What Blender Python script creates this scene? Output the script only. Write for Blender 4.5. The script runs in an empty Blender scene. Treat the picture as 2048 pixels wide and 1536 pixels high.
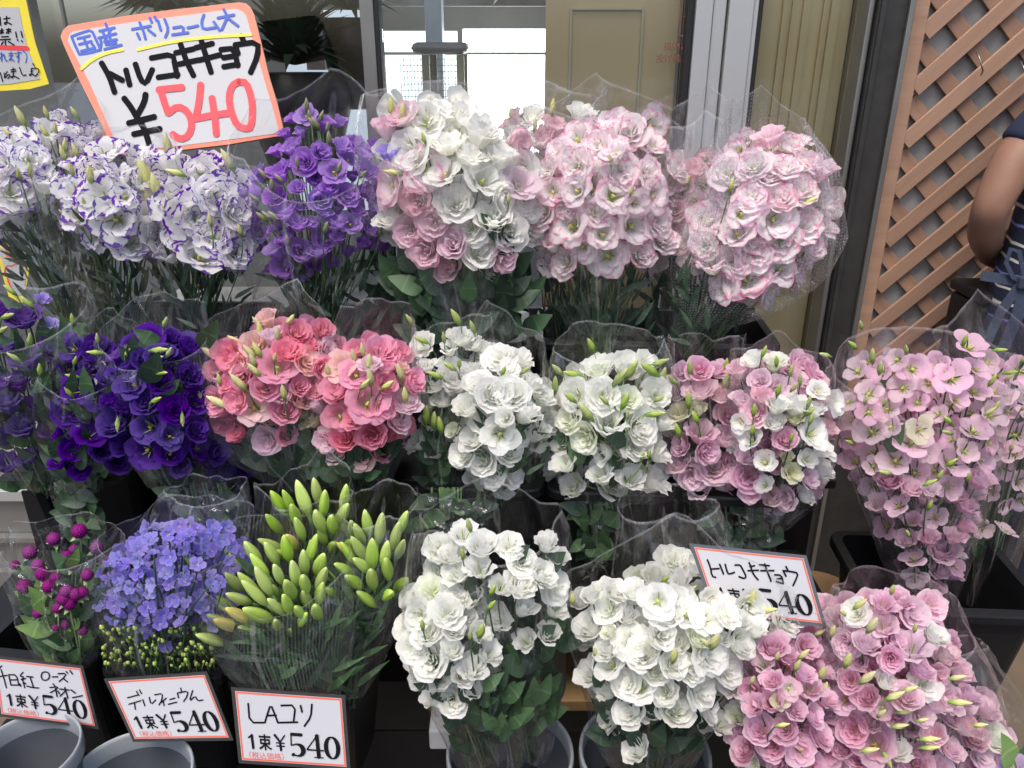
import bpy, bmesh, math, random
from mathutils import Vector, Matrix, noise as mnoise
rad = math.radians
R_ = random.Random(7)
SC = bpy.context.scene
COL = SC.collection

# ------------------------------------------------------------------ camera, sky, sun, exposure
CAMZ, PITCH, F = 1.48, 23.0, 1580.0
cd = bpy.data.cameras.new('camera'); cam = bpy.data.objects.new('camera', cd); COL.objects.link(cam)
cam.location = (0, 0, CAMZ); cam.rotation_euler = (rad(90 - PITCH), 0, 0)
cd.sensor_width = 36; cd.lens = F / 2048 * 36; cd.clip_start = 0.02; cd.clip_end = 500
SC.camera = cam
W = bpy.data.worlds.new('World'); SC.world = W; W.use_nodes = True
nt = W.node_tree; bg = nt.nodes['Background']
sky = nt.nodes.new('ShaderNodeTexSky'); sky.sky_type = 'NISHITA'; sky.sun_disc = False
SUN_EL, SUN_AZ = 67, 200       # light falls from above the street, behind the camera
sky.sun_elevation = rad(SUN_EL); sky.sun_rotation = rad(SUN_AZ)
sky.air_density = 1.0; sky.dust_density = 4.0; sky.ozone_density = 1.0
nt.links.new(sky.outputs[0], bg.inputs[0]); bg.inputs[1].default_value = 0.15
sd = bpy.data.lights.new('sun', 'SUN'); sd.energy = 1.5; sd.angle = rad(26); sd.color = (1, .95, .86)
so = bpy.data.objects.new('sun', sd); COL.objects.link(so)
az = rad(SUN_AZ); sv = Vector((math.sin(az) * math.cos(rad(SUN_EL)), math.cos(az) * math.cos(rad(SUN_EL)), math.sin(rad(SUN_EL))))
so.rotation_euler = sv.to_track_quat('Z', 'Y').to_euler()
SC.view_settings.view_transform = 'Standard'; SC.view_settings.look = 'None'
SC.view_settings.gamma = 1; SC.view_settings.exposure = 0.68; SC.view_settings.use_curve_mapping = False
SC.cycles.transparent_max_bounces = 28; SC.cycles.max_bounces = 10; SC.cycles.diffuse_bounces = 6; SC.cycles.transmission_bounces = 6
SC.cycles.caustics_reflective = False; SC.cycles.caustics_refractive = False

_c, _s = math.cos(rad(PITCH)), math.sin(rad(PITCH))
FWD = Vector((0, _c, -_s)); UPV = Vector((0, _s, _c)); CAM = Vector((0, 0, CAMZ))
def ray(px, py): return Vector((1, 0, 0)) * ((px - 1024) / F) + UPV * ((768 - py) / F) + FWD
def at(px, py, Y): d = ray(px, py); return CAM + d * (Y / d.y)
def atz(px, py, z): d = ray(px, py); return CAM + d * ((z - CAMZ) / d.z)
def atp(px, py, p0, n): d = ray(px, py); return CAM + d * ((p0 - CAM).dot(n) / d.dot(n))
def depth(p): return (p - CAM).dot(FWD)

# ------------------------------------------------------------------ materials
class NT:
    def __init__(s, name):
        s.m = bpy.data.materials.new(name); s.m.use_nodes = True; s.t = s.m.node_tree
        s.t.nodes.clear(); s.out = s.t.nodes.new('ShaderNodeOutputMaterial')
    def n(s, ty, **kw):
        nd = s.t.nodes.new('ShaderNode' + ty)
        for k, v in kw.items():
            if k in nd.inputs: nd.inputs[k].default_value = v
            else: setattr(nd, k, v)
        return nd
    def l(s, a, b): s.t.links.new(a, b)
    def math(s, op, a, b=None, clamp=False):
        nd = s.t.nodes.new('ShaderNodeMath'); nd.operation = op; nd.use_clamp = clamp
        for i, v in enumerate((a, b)):
            if v is None: continue
            if isinstance(v, (int, float)): nd.inputs[i].default_value = v
            else: s.l(v, nd.inputs[i])
        return nd.outputs[0]
    def mix(s, f, a, b, bt='MIX'):
        nd = s.t.nodes.new('ShaderNodeMix'); nd.data_type = 'RGBA'; nd.blend_type = bt
        for i, v in ((0, f), (6, a), (7, b)):
            if isinstance(v, (int, float)): nd.inputs[i].default_value = v
            elif isinstance(v, tuple): nd.inputs[i].default_value = (*v, 1)
            else: s.l(v, nd.inputs[i])
        return nd.outputs[2]
    def sm(s, x, lo, hi):
        nd = s.t.nodes.new('ShaderNodeMapRange'); nd.interpolation_type = 'SMOOTHSTEP'
        s.l(x, nd.inputs[0]); nd.inputs[1].default_value = lo; nd.inputs[2].default_value = hi
        return nd.outputs[0]
    def noise(s, scale, detail=3, coord='Object', vec=None, rough=.5):
        if vec is None: vec = s.n('TexCoord').outputs[coord]
        nd = s.n('TexNoise'); nd.inputs['Scale'].default_value = scale; nd.inputs['Detail'].default_value = detail
        nd.inputs['Roughness'].default_value = rough
        s.l(vec, nd.inputs['Vector']); return nd.outputs[0]
    def bump(s, h, strength, dist=.002):
        b = s.n('Bump'); b.inputs['Strength'].default_value = strength; b.inputs['Distance'].default_value = dist
        s.l(h, b.inputs['Height']); return b.outputs[0]

def mat(name, col, rough=.5, metal=0, var=.15, nscale=20, bump=0, spec=.5, bscale=None, coord='Object', emit=None, es=1):
    N = NT(name); p = N.n('BsdfPrincipled'); p.inputs['Roughness'].default_value = rough; p.inputs['Metallic'].default_value = metal
    p.inputs['Specular IOR Level'].default_value = spec
    nz = N.noise(nscale, 4, coord)
    dark = tuple(c * (1 - var) for c in col); lite = tuple(min(1, c * (1 + var)) for c in col)
    N.l(N.mix(nz, dark, lite), p.inputs['Base Color'])
    if bump: N.l(N.bump(N.noise(bscale or nscale * 4, 4, coord), bump), p.inputs['Normal'])
    if emit: p.inputs['Emission Color'].default_value = (*emit, 1); p.inputs['Emission Strength'].default_value = es
    N.l(p.outputs[0], N.out.inputs[0]); return N.m

def petal_mat(name, base, edge, throat, eth=.8, ew=.12, amp=.25, jn=9, thr=.22, trans=.58, var=.06):
    """colour follows the petal itself: throat -> blade -> rim, rim drawn with a ragged noise"""
    N = NT(name); uv = N.n('UVMap'); sx = N.n('SeparateXYZ'); N.l(uv.outputs[0], sx.inputs[0])
    e, u = sx.outputs[0], sx.outputs[1]
    oi = N.n('ObjectInfo')
    add = N.n('VectorMath'); add.operation = 'ADD'
    tc = N.n('TexCoord'); N.l(tc.outputs['Object'], add.inputs[0]); N.l(oi.outputs['Random'], add.inputs[1])
    nz = N.noise(jn, 3, vec=add.outputs[0])
    ee = N.math('ADD', e, N.math('MULTIPLY', N.math('SUBTRACT', nz, .5), amp))
    c = N.mix(N.sm(ee, eth, eth + ew), base, edge)
    c = N.mix(N.sm(ee, thr * .3, thr), throat, c)
    # fine veins along the blade
    wv = N.math('SINE', N.math('MULTIPLY', u, 70)); v2 = N.math('MULTIPLY', N.math('ADD', wv, 1), .012)
    c = N.mix(v2, c, tuple(x * .6 for x in base))
    hs = N.n('HueSaturation'); N.l(c, hs.inputs['Color'])
    N.l(N.math('ADD', N.math('MULTIPLY', oi.outputs['Random'], var * 2), 1 - var), hs.inputs['Value'])
    r2 = N.math('FRACT', N.math('MULTIPLY', oi.outputs['Random'], 7.3))
    N.l(N.math('ADD', N.math('MULTIPLY', r2, .024), .488), hs.inputs['Hue'])
    N.l(N.math('ADD', N.math('MULTIPLY', r2, .3), .85), hs.inputs['Saturation'])
    p = N.n('BsdfPrincipled'); p.inputs['Roughness'].default_value = .62; p.inputs['Specular IOR Level'].default_value = .25
    N.l(hs.outputs[0], p.inputs['Base Color'])
    bm_ = N.bump(N.math('ADD', N.math('MULTIPLY', wv, .25), N.noise(25, 3)), .35, .0012); N.l(bm_, p.inputs['Normal'])
    t = N.n('BsdfTranslucent'); N.l(hs.outputs[0], t.inputs[0])
    mx = N.n('MixShader'); mx.inputs[0].default_value = trans
    N.l(p.outputs[0], mx.inputs[1]); N.l(t.outputs[0], mx.inputs[2]); N.l(mx.outputs[0], N.out.inputs[0])
    return N.m

def film(name, tint=(.9, .9, .92), haze=.05, net=0, gloss=.07, nscale=260, rough=.07):
    """thin clear wrapping film: mostly see-through, sharp highlights, faint milkiness, sometimes a printed net"""
    N = NT(name); uv = N.n('UVMap'); sx = N.n('SeparateXYZ'); N.l(uv.outputs[0], sx.inputs[0])
    tr = N.n('BsdfTransparent'); tr.inputs[0].default_value = (.97, .975, .975, 1)
    gl = N.n('BsdfAnisotropic') if False else N.n('BsdfGlossy'); gl.inputs['Roughness'].default_value = rough; gl.inputs[0].default_value = (1, 1, 1, 1)
    df = N.n('BsdfDiffuse'); df.inputs[0].default_value = (*tint, 1)
    tl = N.n('BsdfTranslucent'); tl.inputs[0].default_value = (*tint, 1)
    dd = N.n('MixShader'); dd.inputs[0].default_value = .45; N.l(df.outputs[0], dd.inputs[1]); N.l(tl.outputs[0], dd.inputs[2])
    tc = N.n('TexCoord')
    mp = N.n('Mapping'); N.l(uv.outputs[0], mp.inputs[0]); mp.inputs['Scale'].default_value = (16, 4.5, 1)
    crn = N.noise(1.0, 5, vec=mp.outputs[0], rough=.62)
    bmp = N.bump(N.math('ADD', crn, N.math('MULTIPLY', N.noise(45, 2, vec=tc.outputs['Object']), .35)), .95, .005)
    N.l(bmp, gl.inputs['Normal'])
    lw = N.n('LayerWeight'); lw.inputs['Blend'].default_value = .5; N.l(bmp, lw.inputs['Normal'])
    gf = N.math('MINIMUM', N.math('ADD', N.math('MULTIPLY', N.math('POWER', lw.outputs['Facing'], 4.0), .55), gloss * .7), .6)
    hz = N.math('ADD', N.math('MULTIPLY', N.sm(crn, .48, .75), haze * 1.1), haze * .12)
    edge = N.sm(sx.outputs[1], .985, .995); hz = N.math('ADD', hz, N.math('MULTIPLY', edge, .22))  # pale band along the rim: an edge highlight put into the haze
    mp2 = N.n('Mapping'); N.l(uv.outputs[0], mp2.inputs[0]); mp2.inputs['Scale'].default_value = (6, .8, 1)
    cre = N.sm(N.math('ABSOLUTE', N.math('SUBTRACT', N.noise(1.0, 3, vec=mp2.outputs[0]), .5)), .010, .0)  # whitish creases, with fold highlights painted into the same lines
    hz = N.math('ADD', hz, N.math('MULTIPLY', cre, .10))
    seam = N.sm(N.math('ABSOLUTE', N.math('SUBTRACT', sx.outputs[0], .27)), .006, .0); hz = N.math('ADD', hz, N.math('MULTIPLY', seam, .18))
    if net:
        a = N.math('SINE', N.math('MULTIPLY', sx.outputs[0], nscale * 3.2)); b = N.math('SINE', N.math('MULTIPLY', sx.outputs[1], nscale * 2))
        ln = N.math('MULTIPLY', N.sm(a, -.1, .7), N.sm(b, -.1, .7), True)
        hz = N.math('ADD', hz, N.math('MULTIPLY', ln, net))
    m1 = N.n('MixShader'); N.l(N.math('MINIMUM', hz, .6), m1.inputs[0]); N.l(tr.outputs[0], m1.inputs[1]); N.l(dd.outputs[0], m1.inputs[2])
    m2 = N.n('MixShader'); N.l(gf, m2.inputs[0]); N.l(m1.outputs[0], m2.inputs[1]); N.l(gl.outputs[0], m2.inputs[2])
    N.l(m2.outputs[0], N.out.inputs[0]); return N.m

def glass_mat(name, tint=(.9, .93, .92), k=.75, base=.02):
    N = NT(name); tr = N.n('BsdfTransparent'); tr.inputs[0].default_value = (*tint, 1)
    gl = N.n('BsdfGlossy'); gl.inputs['Roughness'].default_value = .02
    f = N.n('Fresnel'); f.inputs[0].default_value = 1.5
    m = N.n('MixShader'); N.l(N.math('ADD', N.math('MULTIPLY', f.outputs[0], k), base), m.inputs[0]); N.l(tr.outputs[0], m.inputs[1]); N.l(gl.outputs[0], m.inputs[2])
    N.l(m.outputs[0], N.out.inputs[0]); return N.m

def leaf_mat(name, a, b, rough=.5, trans=.18):
    N = NT(name); uv = N.n('UVMap'); sx = N.n('SeparateXYZ'); N.l(uv.outputs[0], sx.inputs[0])
    oi = N.n('ObjectInfo')
    c = N.mix(N.math('FRACT', N.math('ADD', oi.outputs['Random'], N.math('MULTIPLY', N.noise(30, 2), .4))), a, b)
    mid = N.sm(N.math('ABSOLUTE', N.math('SUBTRACT', sx.outputs[1], .5)), .05, .0)
    c = N.mix(N.math('MULTIPLY', mid, .4), c, tuple(min(1, x * 2) for x in b))
    p = N.n('BsdfPrincipled'); p.inputs['Roughness'].default_value = rough; N.l(c, p.inputs['Base Color'])
    N.l(N.bump(N.noise(60, 3), .3), p.inputs['Normal'])
    t = N.n('BsdfTranslucent'); N.l(c, t.inputs[0]); mx = N.n('MixShader'); mx.inputs[0].default_value = trans
    N.l(p.outputs[0], mx.inputs[1]); N.l(t.outputs[0], mx.inputs[2]); N.l(mx.outputs[0], N.out.inputs[0]); return N.m

M = {}
PET = dict(mv=((.62, .42, .72), (.66, .46, .76), (.6, .6, .4), .8, .3, .2, 9),
    wp=((.96, .95, .94), (.17, .045, .46), (.62, .68, .36), .955, .05, .70, 2.4),
    lv=((.50, .27, .74), (.58, .36, .80), (.50, .42, .25), .8, .3, .2, 9),
    cw=((.955, .95, .90), (.96, .955, .93), (.60, .70, .25), .8, .2, .2, 9),
    ph=((.93, .82, .84), (.86, .58, .67), (.74, .74, .45), .7, .3, .3, 6),
    pk=((.96, .92, .92), (.82, .36, .55), (.66, .72, .28), .88, .20, .50, 2.4),
    dp=((.085, .02, .30), (.11, .032, .36), (.10, .04, .10), .7, .3, .2, 9),
    mp=((.14, .065, .34), (.19, .09, .40), (.10, .05, .12), .7, .3, .2, 9),
    vl=((.45, .36, .80), (.50, .40, .84), (.6, .6, .4), .7, .3, .2, 9),
    co=((.89, .47, .57), (.86, .37, .53), (.74, .70, .35), .75, .3, .4, 6),
    sa=((.93, .71, .66), (.90, .62, .62), (.74, .68, .36), .8, .2, .3, 6),
    cr=((.80, .80, .58), (.82, .82, .66), (.66, .70, .35), .8, .2, .2, 6),
    wh=((.955, .955, .90), (.955, .955, .94), (.70, .76, .50), .8, .2, .2, 6),
    wg=((.90, .92, .78), (.93, .94, .87), (.60, .70, .30), .75, .2, .3, 6),
    rp=((.84, .53, .67), (.89, .66, .78), (.60, .40, .35), .75, .25, .4, 6),
    lr=((.91, .71, .80), (.93, .75, .83), (.72, .55, .45), .7, .3, .4, 6),
    lp=((.93, .64, .79), (.91, .56, .75), (.78, .72, .20), .8, .3, .3, 6),
    pp=((.88, .70, .77), (.88, .62, .72), (.78, .76, .30), .8, .3, .3, 6),
    bl=((.33, .31, .80), (.40, .35, .82), (.75, .75, .72), .6, .3, .3, 5),
    b2=((.42, .36, .82), (.46, .40, .84), (.75, .75, .72), .6, .3, .3, 5))
for k, v in PET.items():
    M[k] = petal_mat('petal_' + k, v[0], v[1], v[2], eth=v[3], ew=v[4], amp=v[5], jn=v[6], thr=.16 if k in ('bl', 'b2') else .34 if k in ('lp', 'pp') else .20)
M['budg'] = petal_mat('bud_green', (.42, .52, .14), (.66, .70, .30), (.20, .34, .07), eth=.7, ew=.3, amp=.3, thr=.5, trans=.2)
M['budy'] = petal_mat('bud_yellow', (.70, .68, .30), (.78, .76, .42), (.34, .48, .12), eth=.7, ew=.3, amp=.3, thr=.5, trans=.2)
M['budo'] = petal_mat('bud_olive', (.30, .33, .16), (.46, .42, .30), (.16, .24, .08), eth=.6, ew=.3, amp=.3, thr=.4, trans=.15)
M['lily'] = petal_mat('lily_green', (.42, .58, .12), (.58, .70, .22), (.34, .50, .09), eth=.75, ew=.25, amp=.3, thr=.4, trans=.15, var=.18)
M['lilyy'] = petal_mat('lily_yellow', (.72, .66, .12), (.80, .62, .10), (.36, .48, .08), eth=.75, ew=.25, amp=.3, thr=.4, trans=.2)
M['gom'] = petal_mat('globe_magenta', (.20, .010, .15), (.78, .42, .62), (.20, .01, .14), eth=.86, ew=.08, amp=.12, jn=14, thr=.3, trans=.1)
M['leafd'] = leaf_mat('leaf_dark', (.022, .046, .026), (.045, .082, .048), .42)
M['leafm'] = leaf_mat('leaf_mid', (.040, .09, .038), (.075, .145, .06))
M['leafl'] = leaf_mat('leaf_light', (.12, .22, .06), (.20, .32, .10))
M['stem'] = mat('stem_green', (.085, .16, .05), .5, var=.3, nscale=40)
M['stemd'] = mat('stem_dark', (.04, .085, .04), .5, var=.3, nscale=40)
M['stemp'] = mat('stem_pale', (.26, .36, .15), .5, var=.2, nscale=40)
M['sepal'] = mat('sepal_green', (.22, .34, .08), .5, var=.25, nscale=30)
M['stamen'] = mat('stamen_yellow', (.58, .60, .14), .6, var=.2, nscale=90)
M['stamend'] = mat('stamen_ochre', (.40, .28, .04), .6, var=.3, nscale=90)
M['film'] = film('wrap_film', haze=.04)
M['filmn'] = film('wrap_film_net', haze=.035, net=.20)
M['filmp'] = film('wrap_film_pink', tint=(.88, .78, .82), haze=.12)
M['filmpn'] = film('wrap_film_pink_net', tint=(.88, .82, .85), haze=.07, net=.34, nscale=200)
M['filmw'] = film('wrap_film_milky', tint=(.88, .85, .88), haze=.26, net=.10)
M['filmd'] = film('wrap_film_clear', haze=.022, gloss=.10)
M['black'] = mat('black_plastic', (.008, .008, .009), .42, spec=.32, var=.3, nscale=14, bump=.12, bscale=180)
M['blackm'] = mat('black_metal', (.009, .009, .010), .5, spec=.3, var=.4, nscale=10, bump=.1)
M['grey'] = mat('grey_plastic', (.085, .095, .11), .42, var=.32, nscale=14, bump=.12, bscale=240)
M['greyrim'] = mat('grey_plastic_rim', (.27, .29, .31), .38, var=.12, nscale=20, bump=.15)
M['water'] = mat('dark_water', (.02, .025, .03), .08)
M['white'] = mat('card_white', (.47, .47, .495), .4, var=.03, nscale=5)
M['cardw'] = mat('board_white', (.48, .48, .49), .6, var=.04, nscale=6)
M['red'] = mat('print_red', (.66, .13, .09), .4, var=.08)
M['orange'] = mat('marker_orange', (.84, .21, .13), .5, var=.10, nscale=30)
M['redm'] = mat('marker_red', (.78, .055, .07), .5, var=.10, nscale=30)
M['blue'] = mat('marker_blue', (.03, .085, .46), .5, var=.15, nscale=30)
M['yel'] = mat('marker_yellow', (.86, .70, .05), .5, var=.08, nscale=30)
M['ink'] = mat('ink_black', (.007, .007, .009), .8, var=.2, spec=.12)
M['kraft'] = mat('cardboard_edge', (.38, .28, .19), .8, var=.2, nscale=80, bump=.3)
M['alu'] = mat('brushed_aluminium', (.50, .50, .50), .36, metal=.45, var=.08, nscale=3, bump=.04)
M['steel'] = mat('worn_steel', (.30, .29, .27), .36, metal=.8, var=.2, nscale=6, bump=.1)
M['sill'] = mat('sill_metal', (.24, .235, .22), .42, metal=.5, var=.15, nscale=6, bump=.05)
M['gasket'] = mat('black_gasket', (.008, .008, .008), .6)
M['olive'] = mat('olive_board', (.70, .56, .33), .6, var=.08, nscale=2.5)
M['olive2'] = mat('olive_panel', (.66, .54, .29), .5, var=.10, nscale=3)
M['cream'] = mat('cream_trim', (.62, .58, .44), .5)
M['pillar'] = mat('dark_pillar', (.030, .028, .026), .5, var=.5, nscale=30, bump=.2)
M['conc'] = mat('rough_concrete', (.34, .33, .315), .9, var=.6, nscale=9, bump=.8, bscale=45, coord='Generated' if False else 'Object')
M['ground'] = mat('paving', (.12, .088, .058), .7, var=.3, nscale=7, bump=.25, bscale=60)
M['asphalt'] = mat('asphalt', (.045, .045, .047), .85, var=.4, nscale=60, bump=.4, bscale=300)
M['gl'] = glass_mat('window_glass', (.97, .98, .975)); M['acr'] = glass_mat('clear_sleeve', (.94, .95, .95), .5, .04)
M['cloth'] = mat('navy_cloth', (.012, .016, .045), .9, var=.3, nscale=60, bump=.4, bscale=300)
M['pants'] = mat('dark_trousers', (.012, .014, .03), .9, var=.3, nscale=60, bump=.4)
M['apron'] = mat('denim_strap', (.030, .040, .070), .85, var=.4, nscale=160, bump=.5)
M['hair'] = mat('black_hair', (.015, .012, .010), .5, var=.4, nscale=60, bump=.5)
M['bag'] = mat('dark_bin', (.008, .008, .009), .55)
M['wood'] = mat('pale_board', (.36, .22, .10), .65, var=.2, nscale=12, bump=.2)
M['foam'] = mat('pale_block', (.55, .55, .55), .8, var=.15, nscale=30, bump=.3)
def skin_mat():
    N = NT('skin'); p = N.n('BsdfPrincipled'); p.inputs['Roughness'].default_value = .5
    N.l(N.mix(N.noise(18, 4), (.23, .115, .072), (.36, .20, .135)), p.inputs['Base Color'])
    p.inputs['Subsurface Weight'].default_value = .12; p.inputs['Subsurface Radius'].default_value = (.02, .008, .004)
    N.l(N.bump(N.noise(260, 3), .2, .001), p.inputs['Normal']); N.l(p.outputs[0], N.out.inputs[0]); return N.m
M['skin'] = skin_mat()
def stripe_mat():
    N = NT('striped_jersey'); tc = N.n('TexCoord'); sx = N.n('SeparateXYZ'); N.l(tc.outputs['Object'], sx.inputs[0])
    z = N.math('ADD', sx.outputs[2], N.math('MULTIPLY', N.noise(7, 2), .035))
    ph = N.math('FRACT', N.math('MULTIPLY', z, 30)); ln = N.sm(N.math('ABSOLUTE', N.math('SUBTRACT', ph, .5)), .11, .06)
    ph3 = N.math('FRACT', N.math('MULTIPLY', z, 10)); bl = N.sm(N.math('ABSOLUTE', N.math('SUBTRACT', ph3, .5)), .17, .166)
    top = N.sm(sx.outputs[2], 1.30, 1.295)
    c = N.mix(bl, (.62, .60, .55), (.16, .22, .55)); c = N.mix(N.math('MULTIPLY', ln, top), (.012, .016, .045), c)
    p = N.n('BsdfPrincipled'); p.inputs['Roughness'].default_value = .9; N.l(c, p.inputs['Base Color'])
    N.l(N.bump(N.noise(300, 2), .4, .001), p.inputs['Normal']); N.l(p.outputs[0], N.out.inputs[0]); return N.m
M['stripe'] = stripe_mat()
def slat_mat():
    N = NT('lattice_wood'); tc = N.n('TexCoord'); oi = N.n('ObjectInfo')
    mp = N.n('Mapping'); N.l(tc.outputs['Object'], mp.inputs[0]); mp.inputs['Scale'].default_value = (3, 40, 40)
    ad = N.n('VectorMath'); ad.operation = 'ADD'; N.l(mp.outputs[0], ad.inputs[0]); N.l(oi.outputs['Random'], ad.inputs[1])
    g = N.noise(1.2, 5, vec=ad.outputs[0], rough=.6)
    kn = N.sm(N.noise(9, 1, vec=tc.outputs['Object']), .70, .76)
    c = N.mix(g, (.24, .135, .09), (.43, .265, .18)); c = N.mix(N.math('MULTIPLY', kn, .5), c, (.14, .05, .02))
    hs = N.n('HueSaturation'); N.l(c, hs.inputs['Color']); N.l(N.math('ADD', N.math('MULTIPLY', oi.outputs['Random'], .35), .85), hs.inputs['Value'])
    p = N.n('BsdfPrincipled'); p.inputs['Roughness'].default_value = .7; N.l(hs.outputs[0], p.inputs['Base Color'])
    N.l(N.bump(g, .4, .002), p.inputs['Normal']); N.l(p.outputs[0], N.out.inputs[0]); return N.m
M['slat'] = slat_mat()
def tile_mat():
    N = NT('white_tiles'); tc = N.n('TexCoord'); b = N.n('TexBrick'); N.l(tc.outputs['Object'], b.inputs[0])
    return N
# ------------------------------------------------------------------ mesh helpers
def mk(name, verts, faces, mats, parent=None, smooth=True, uvs=None, midx=None, kind=None, loc=None):
    me = bpy.data.meshes.new(name); me.from_pydata([tuple(v) for v in verts], [], faces); me.update()
    for m in (mats if isinstance(mats, (list, tuple)) else [mats]): me.materials.append(M[m] if isinstance(m, str) else m)
    if uvs is not None:
        ul = me.uv_layers.new(name='UVMap')
        vi = [0] * len(me.loops); me.loops.foreach_get('vertex_index', vi)
        flat = []
        for i in vi: flat += uvs[i]
        ul.data.foreach_set('uv', flat)
    if midx: me.polygons.foreach_set('material_index', midx)
    me.polygons.foreach_set('use_smooth', [smooth] * len(me.polygons))
    return lk(name, me, parent, kind)
def lk(name, me, parent=None, kind=None):
    o = bpy.data.objects.new(name, me); COL.objects.link(o)
    if parent: o.parent = parent
    if kind: o['kind'] = kind
    return o
def tag(o, label, cat, group=None):
    o['label'] = label; o['category'] = cat
    if group: o['group'] = group
    return o
def thing(name, label, cat, group=None, loc=(0, 0, 0)):
    o = bpy.data.objects.new(name, None); COL.objects.link(o); o.empty_display_size = .02; o.location = loc
    return tag(o, label, cat, group)
class MB:
    """collects shapes"""
    def __init__(s): s.v = []; s.f = []; s.uv = []; s.mi = []
    def add(s, vs, fs, uv=None, mi=0):
        o = len(s.v); s.v += vs; s.f += [tuple(i + o for i in f) for f in fs]
        s.uv += uv if uv else [(0, 0)] * len(vs); s.mi += [mi] * len(fs)
    def box(s, x0, x1, y0, y1, z0, z1, mat_=None, mi=0):
        vs = [Vector((x, y, z)) for z in (z0, z1) for y in (y0, y1) for x in (x0, x1)]
        if mat_ is not None: vs = [mat_ @ v for v in vs]
        s.add(vs, [(0, 2, 3, 1), (4, 5, 7, 6), (0, 1, 5, 4), (2, 6, 7, 3), (0, 4, 6, 2), (1, 3, 7, 5)], mi=mi)
    def bar(s, a, b, r, n=8, r2=None, mi=0):
        s.tube([a, b], [r, r if r2 is None else r2], n, mi)
    def tube(s, pts, rs, n=6, mi=0):
        pts = [Vector(p) for p in pts]; rs = rs if isinstance(rs, (list, tuple)) else [rs] * len(pts)
        vs = []; uv = []
        t0 = (pts[1] - pts[0]).normalized(); u = t0.orthogonal().normalized()
        for i, p in enumerate(pts):
            t = (pts[min(i + 1, len(pts) - 1)] - pts[max(i - 1, 0)])
            t = t.normalized() if t.length > 1e-9 else t0
            u = (u - t * u.dot(t)); u = u.normalized() if u.length > 1e-6 else t.orthogonal().normalized()
            w = t.cross(u)
            for k in range(n):
                a = 2 * math.pi * k / n; vs.append(p + (u * math.cos(a) + w * math.sin(a)) * rs[i]); uv.append((i / (len(pts) - 1), k / n))
        fs = [(i * n + k, i * n + (k + 1) % n, (i + 1) * n + (k + 1) % n, (i + 1) * n + k) for i in range(len(pts) - 1) for k in range(n)]
        fs += [tuple(range(n))[::-1], tuple(range((len(pts) - 1) * n, len(pts) * n))]
        s.add(vs, fs, uv, mi)
    def grid(s, fn, nu, nv, mi=0, closed=False, uvf=None):
        vs = []; uv = []
        for j in range(nv + 1):
            for i in range(nu + (0 if closed else 1)):
                vs.append(fn(i / nu, j / nv)); uv.append(uvf(i / nu, j / nv) if uvf else (i / nu, j / nv))
        w = nu if closed else nu + 1
        fs = [(j * w + i, j * w + (i + 1) % w, (j + 1) * w + (i + 1) % w, (j + 1) * w + i) for j in range(nv) for i in range(nu)]
        s.add(vs, fs, uv, mi)
    def obj(s, name, mats, parent=None, smooth=False, kind=None, merge=0, bevel=0):
        o = mk(name, s.v, s.f, mats, parent, smooth, s.uv, s.mi, kind)
        if merge or bevel:
            b = bmesh.new(); b.from_mesh(o.data)
            if merge: bmesh.ops.remove_doubles(b, verts=b.verts, dist=merge)
            if bevel: bmesh.ops.bevel(b, geom=b.edges[:], offset=bevel, segments=2, affect='EDGES', profile=.5)
            b.to_mesh(o.data); b.free()
        return o
def boxo(name, x0, x1, y0, y1, z0, z1, m, parent=None, kind=None, bevel=.0015, mat_=None):
    b = MB(); b.box(x0, x1, y0, y1, z0, z1, mat_); return b.obj(name, m, parent, False, kind, bevel=bevel)

# ------------------------------------------------------------------ flowers (unit: rim radius 1, base at origin, opening along +Z)
def petal(mb, az, wid, R, H, flare, curl, ruf, seed, nu=7, nv=7, p=.62, q=1.25, off=0, mi=0, tip=.16, point=0, z0=0, zmaxe=1.):
    rr = random.Random(seed); f1, f2, ph = rr.uniform(5, 8), rr.uniform(11, 15), rr.uniform(0, 6)
    lean = rr.uniform(-.06, .06)
    def fn(u, v):
        s = 2 * u - 1
        ve = v * (1 - tip * abs(s) ** 3 + point * (1 - abs(s)) * .5)
        a = az + s * wid * .5 * (v ** .42) * (1 - .10 * v)
        r = R * ve ** p + flare * max(0, ve - .62) ** 2 * 5
        z = H * ve ** q - curl * max(0, ve - .68) ** 2 * 6
        k = max(0, ve - .5) * 2
        r += off * s * k * .5 + ruf * k * (math.sin(s * f1 + ph) + .5 * math.sin(s * f2 + ph * 2))
        z += ruf * .8 * k * math.cos(s * f1 * 1.2 + ph) + lean * k + rr.uniform(-1, 1) * ruf * .25 * k
        return Vector((r * math.cos(a), r * math.sin(a), z0 * min(1, v * 5) + z))
    mb.grid(fn, nu, nv, mi, uvf=lambda u, v: (min(1.2, v * (1 + .10 * abs(2 * u - 1) ** 4)) * zmaxe, u))
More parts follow.
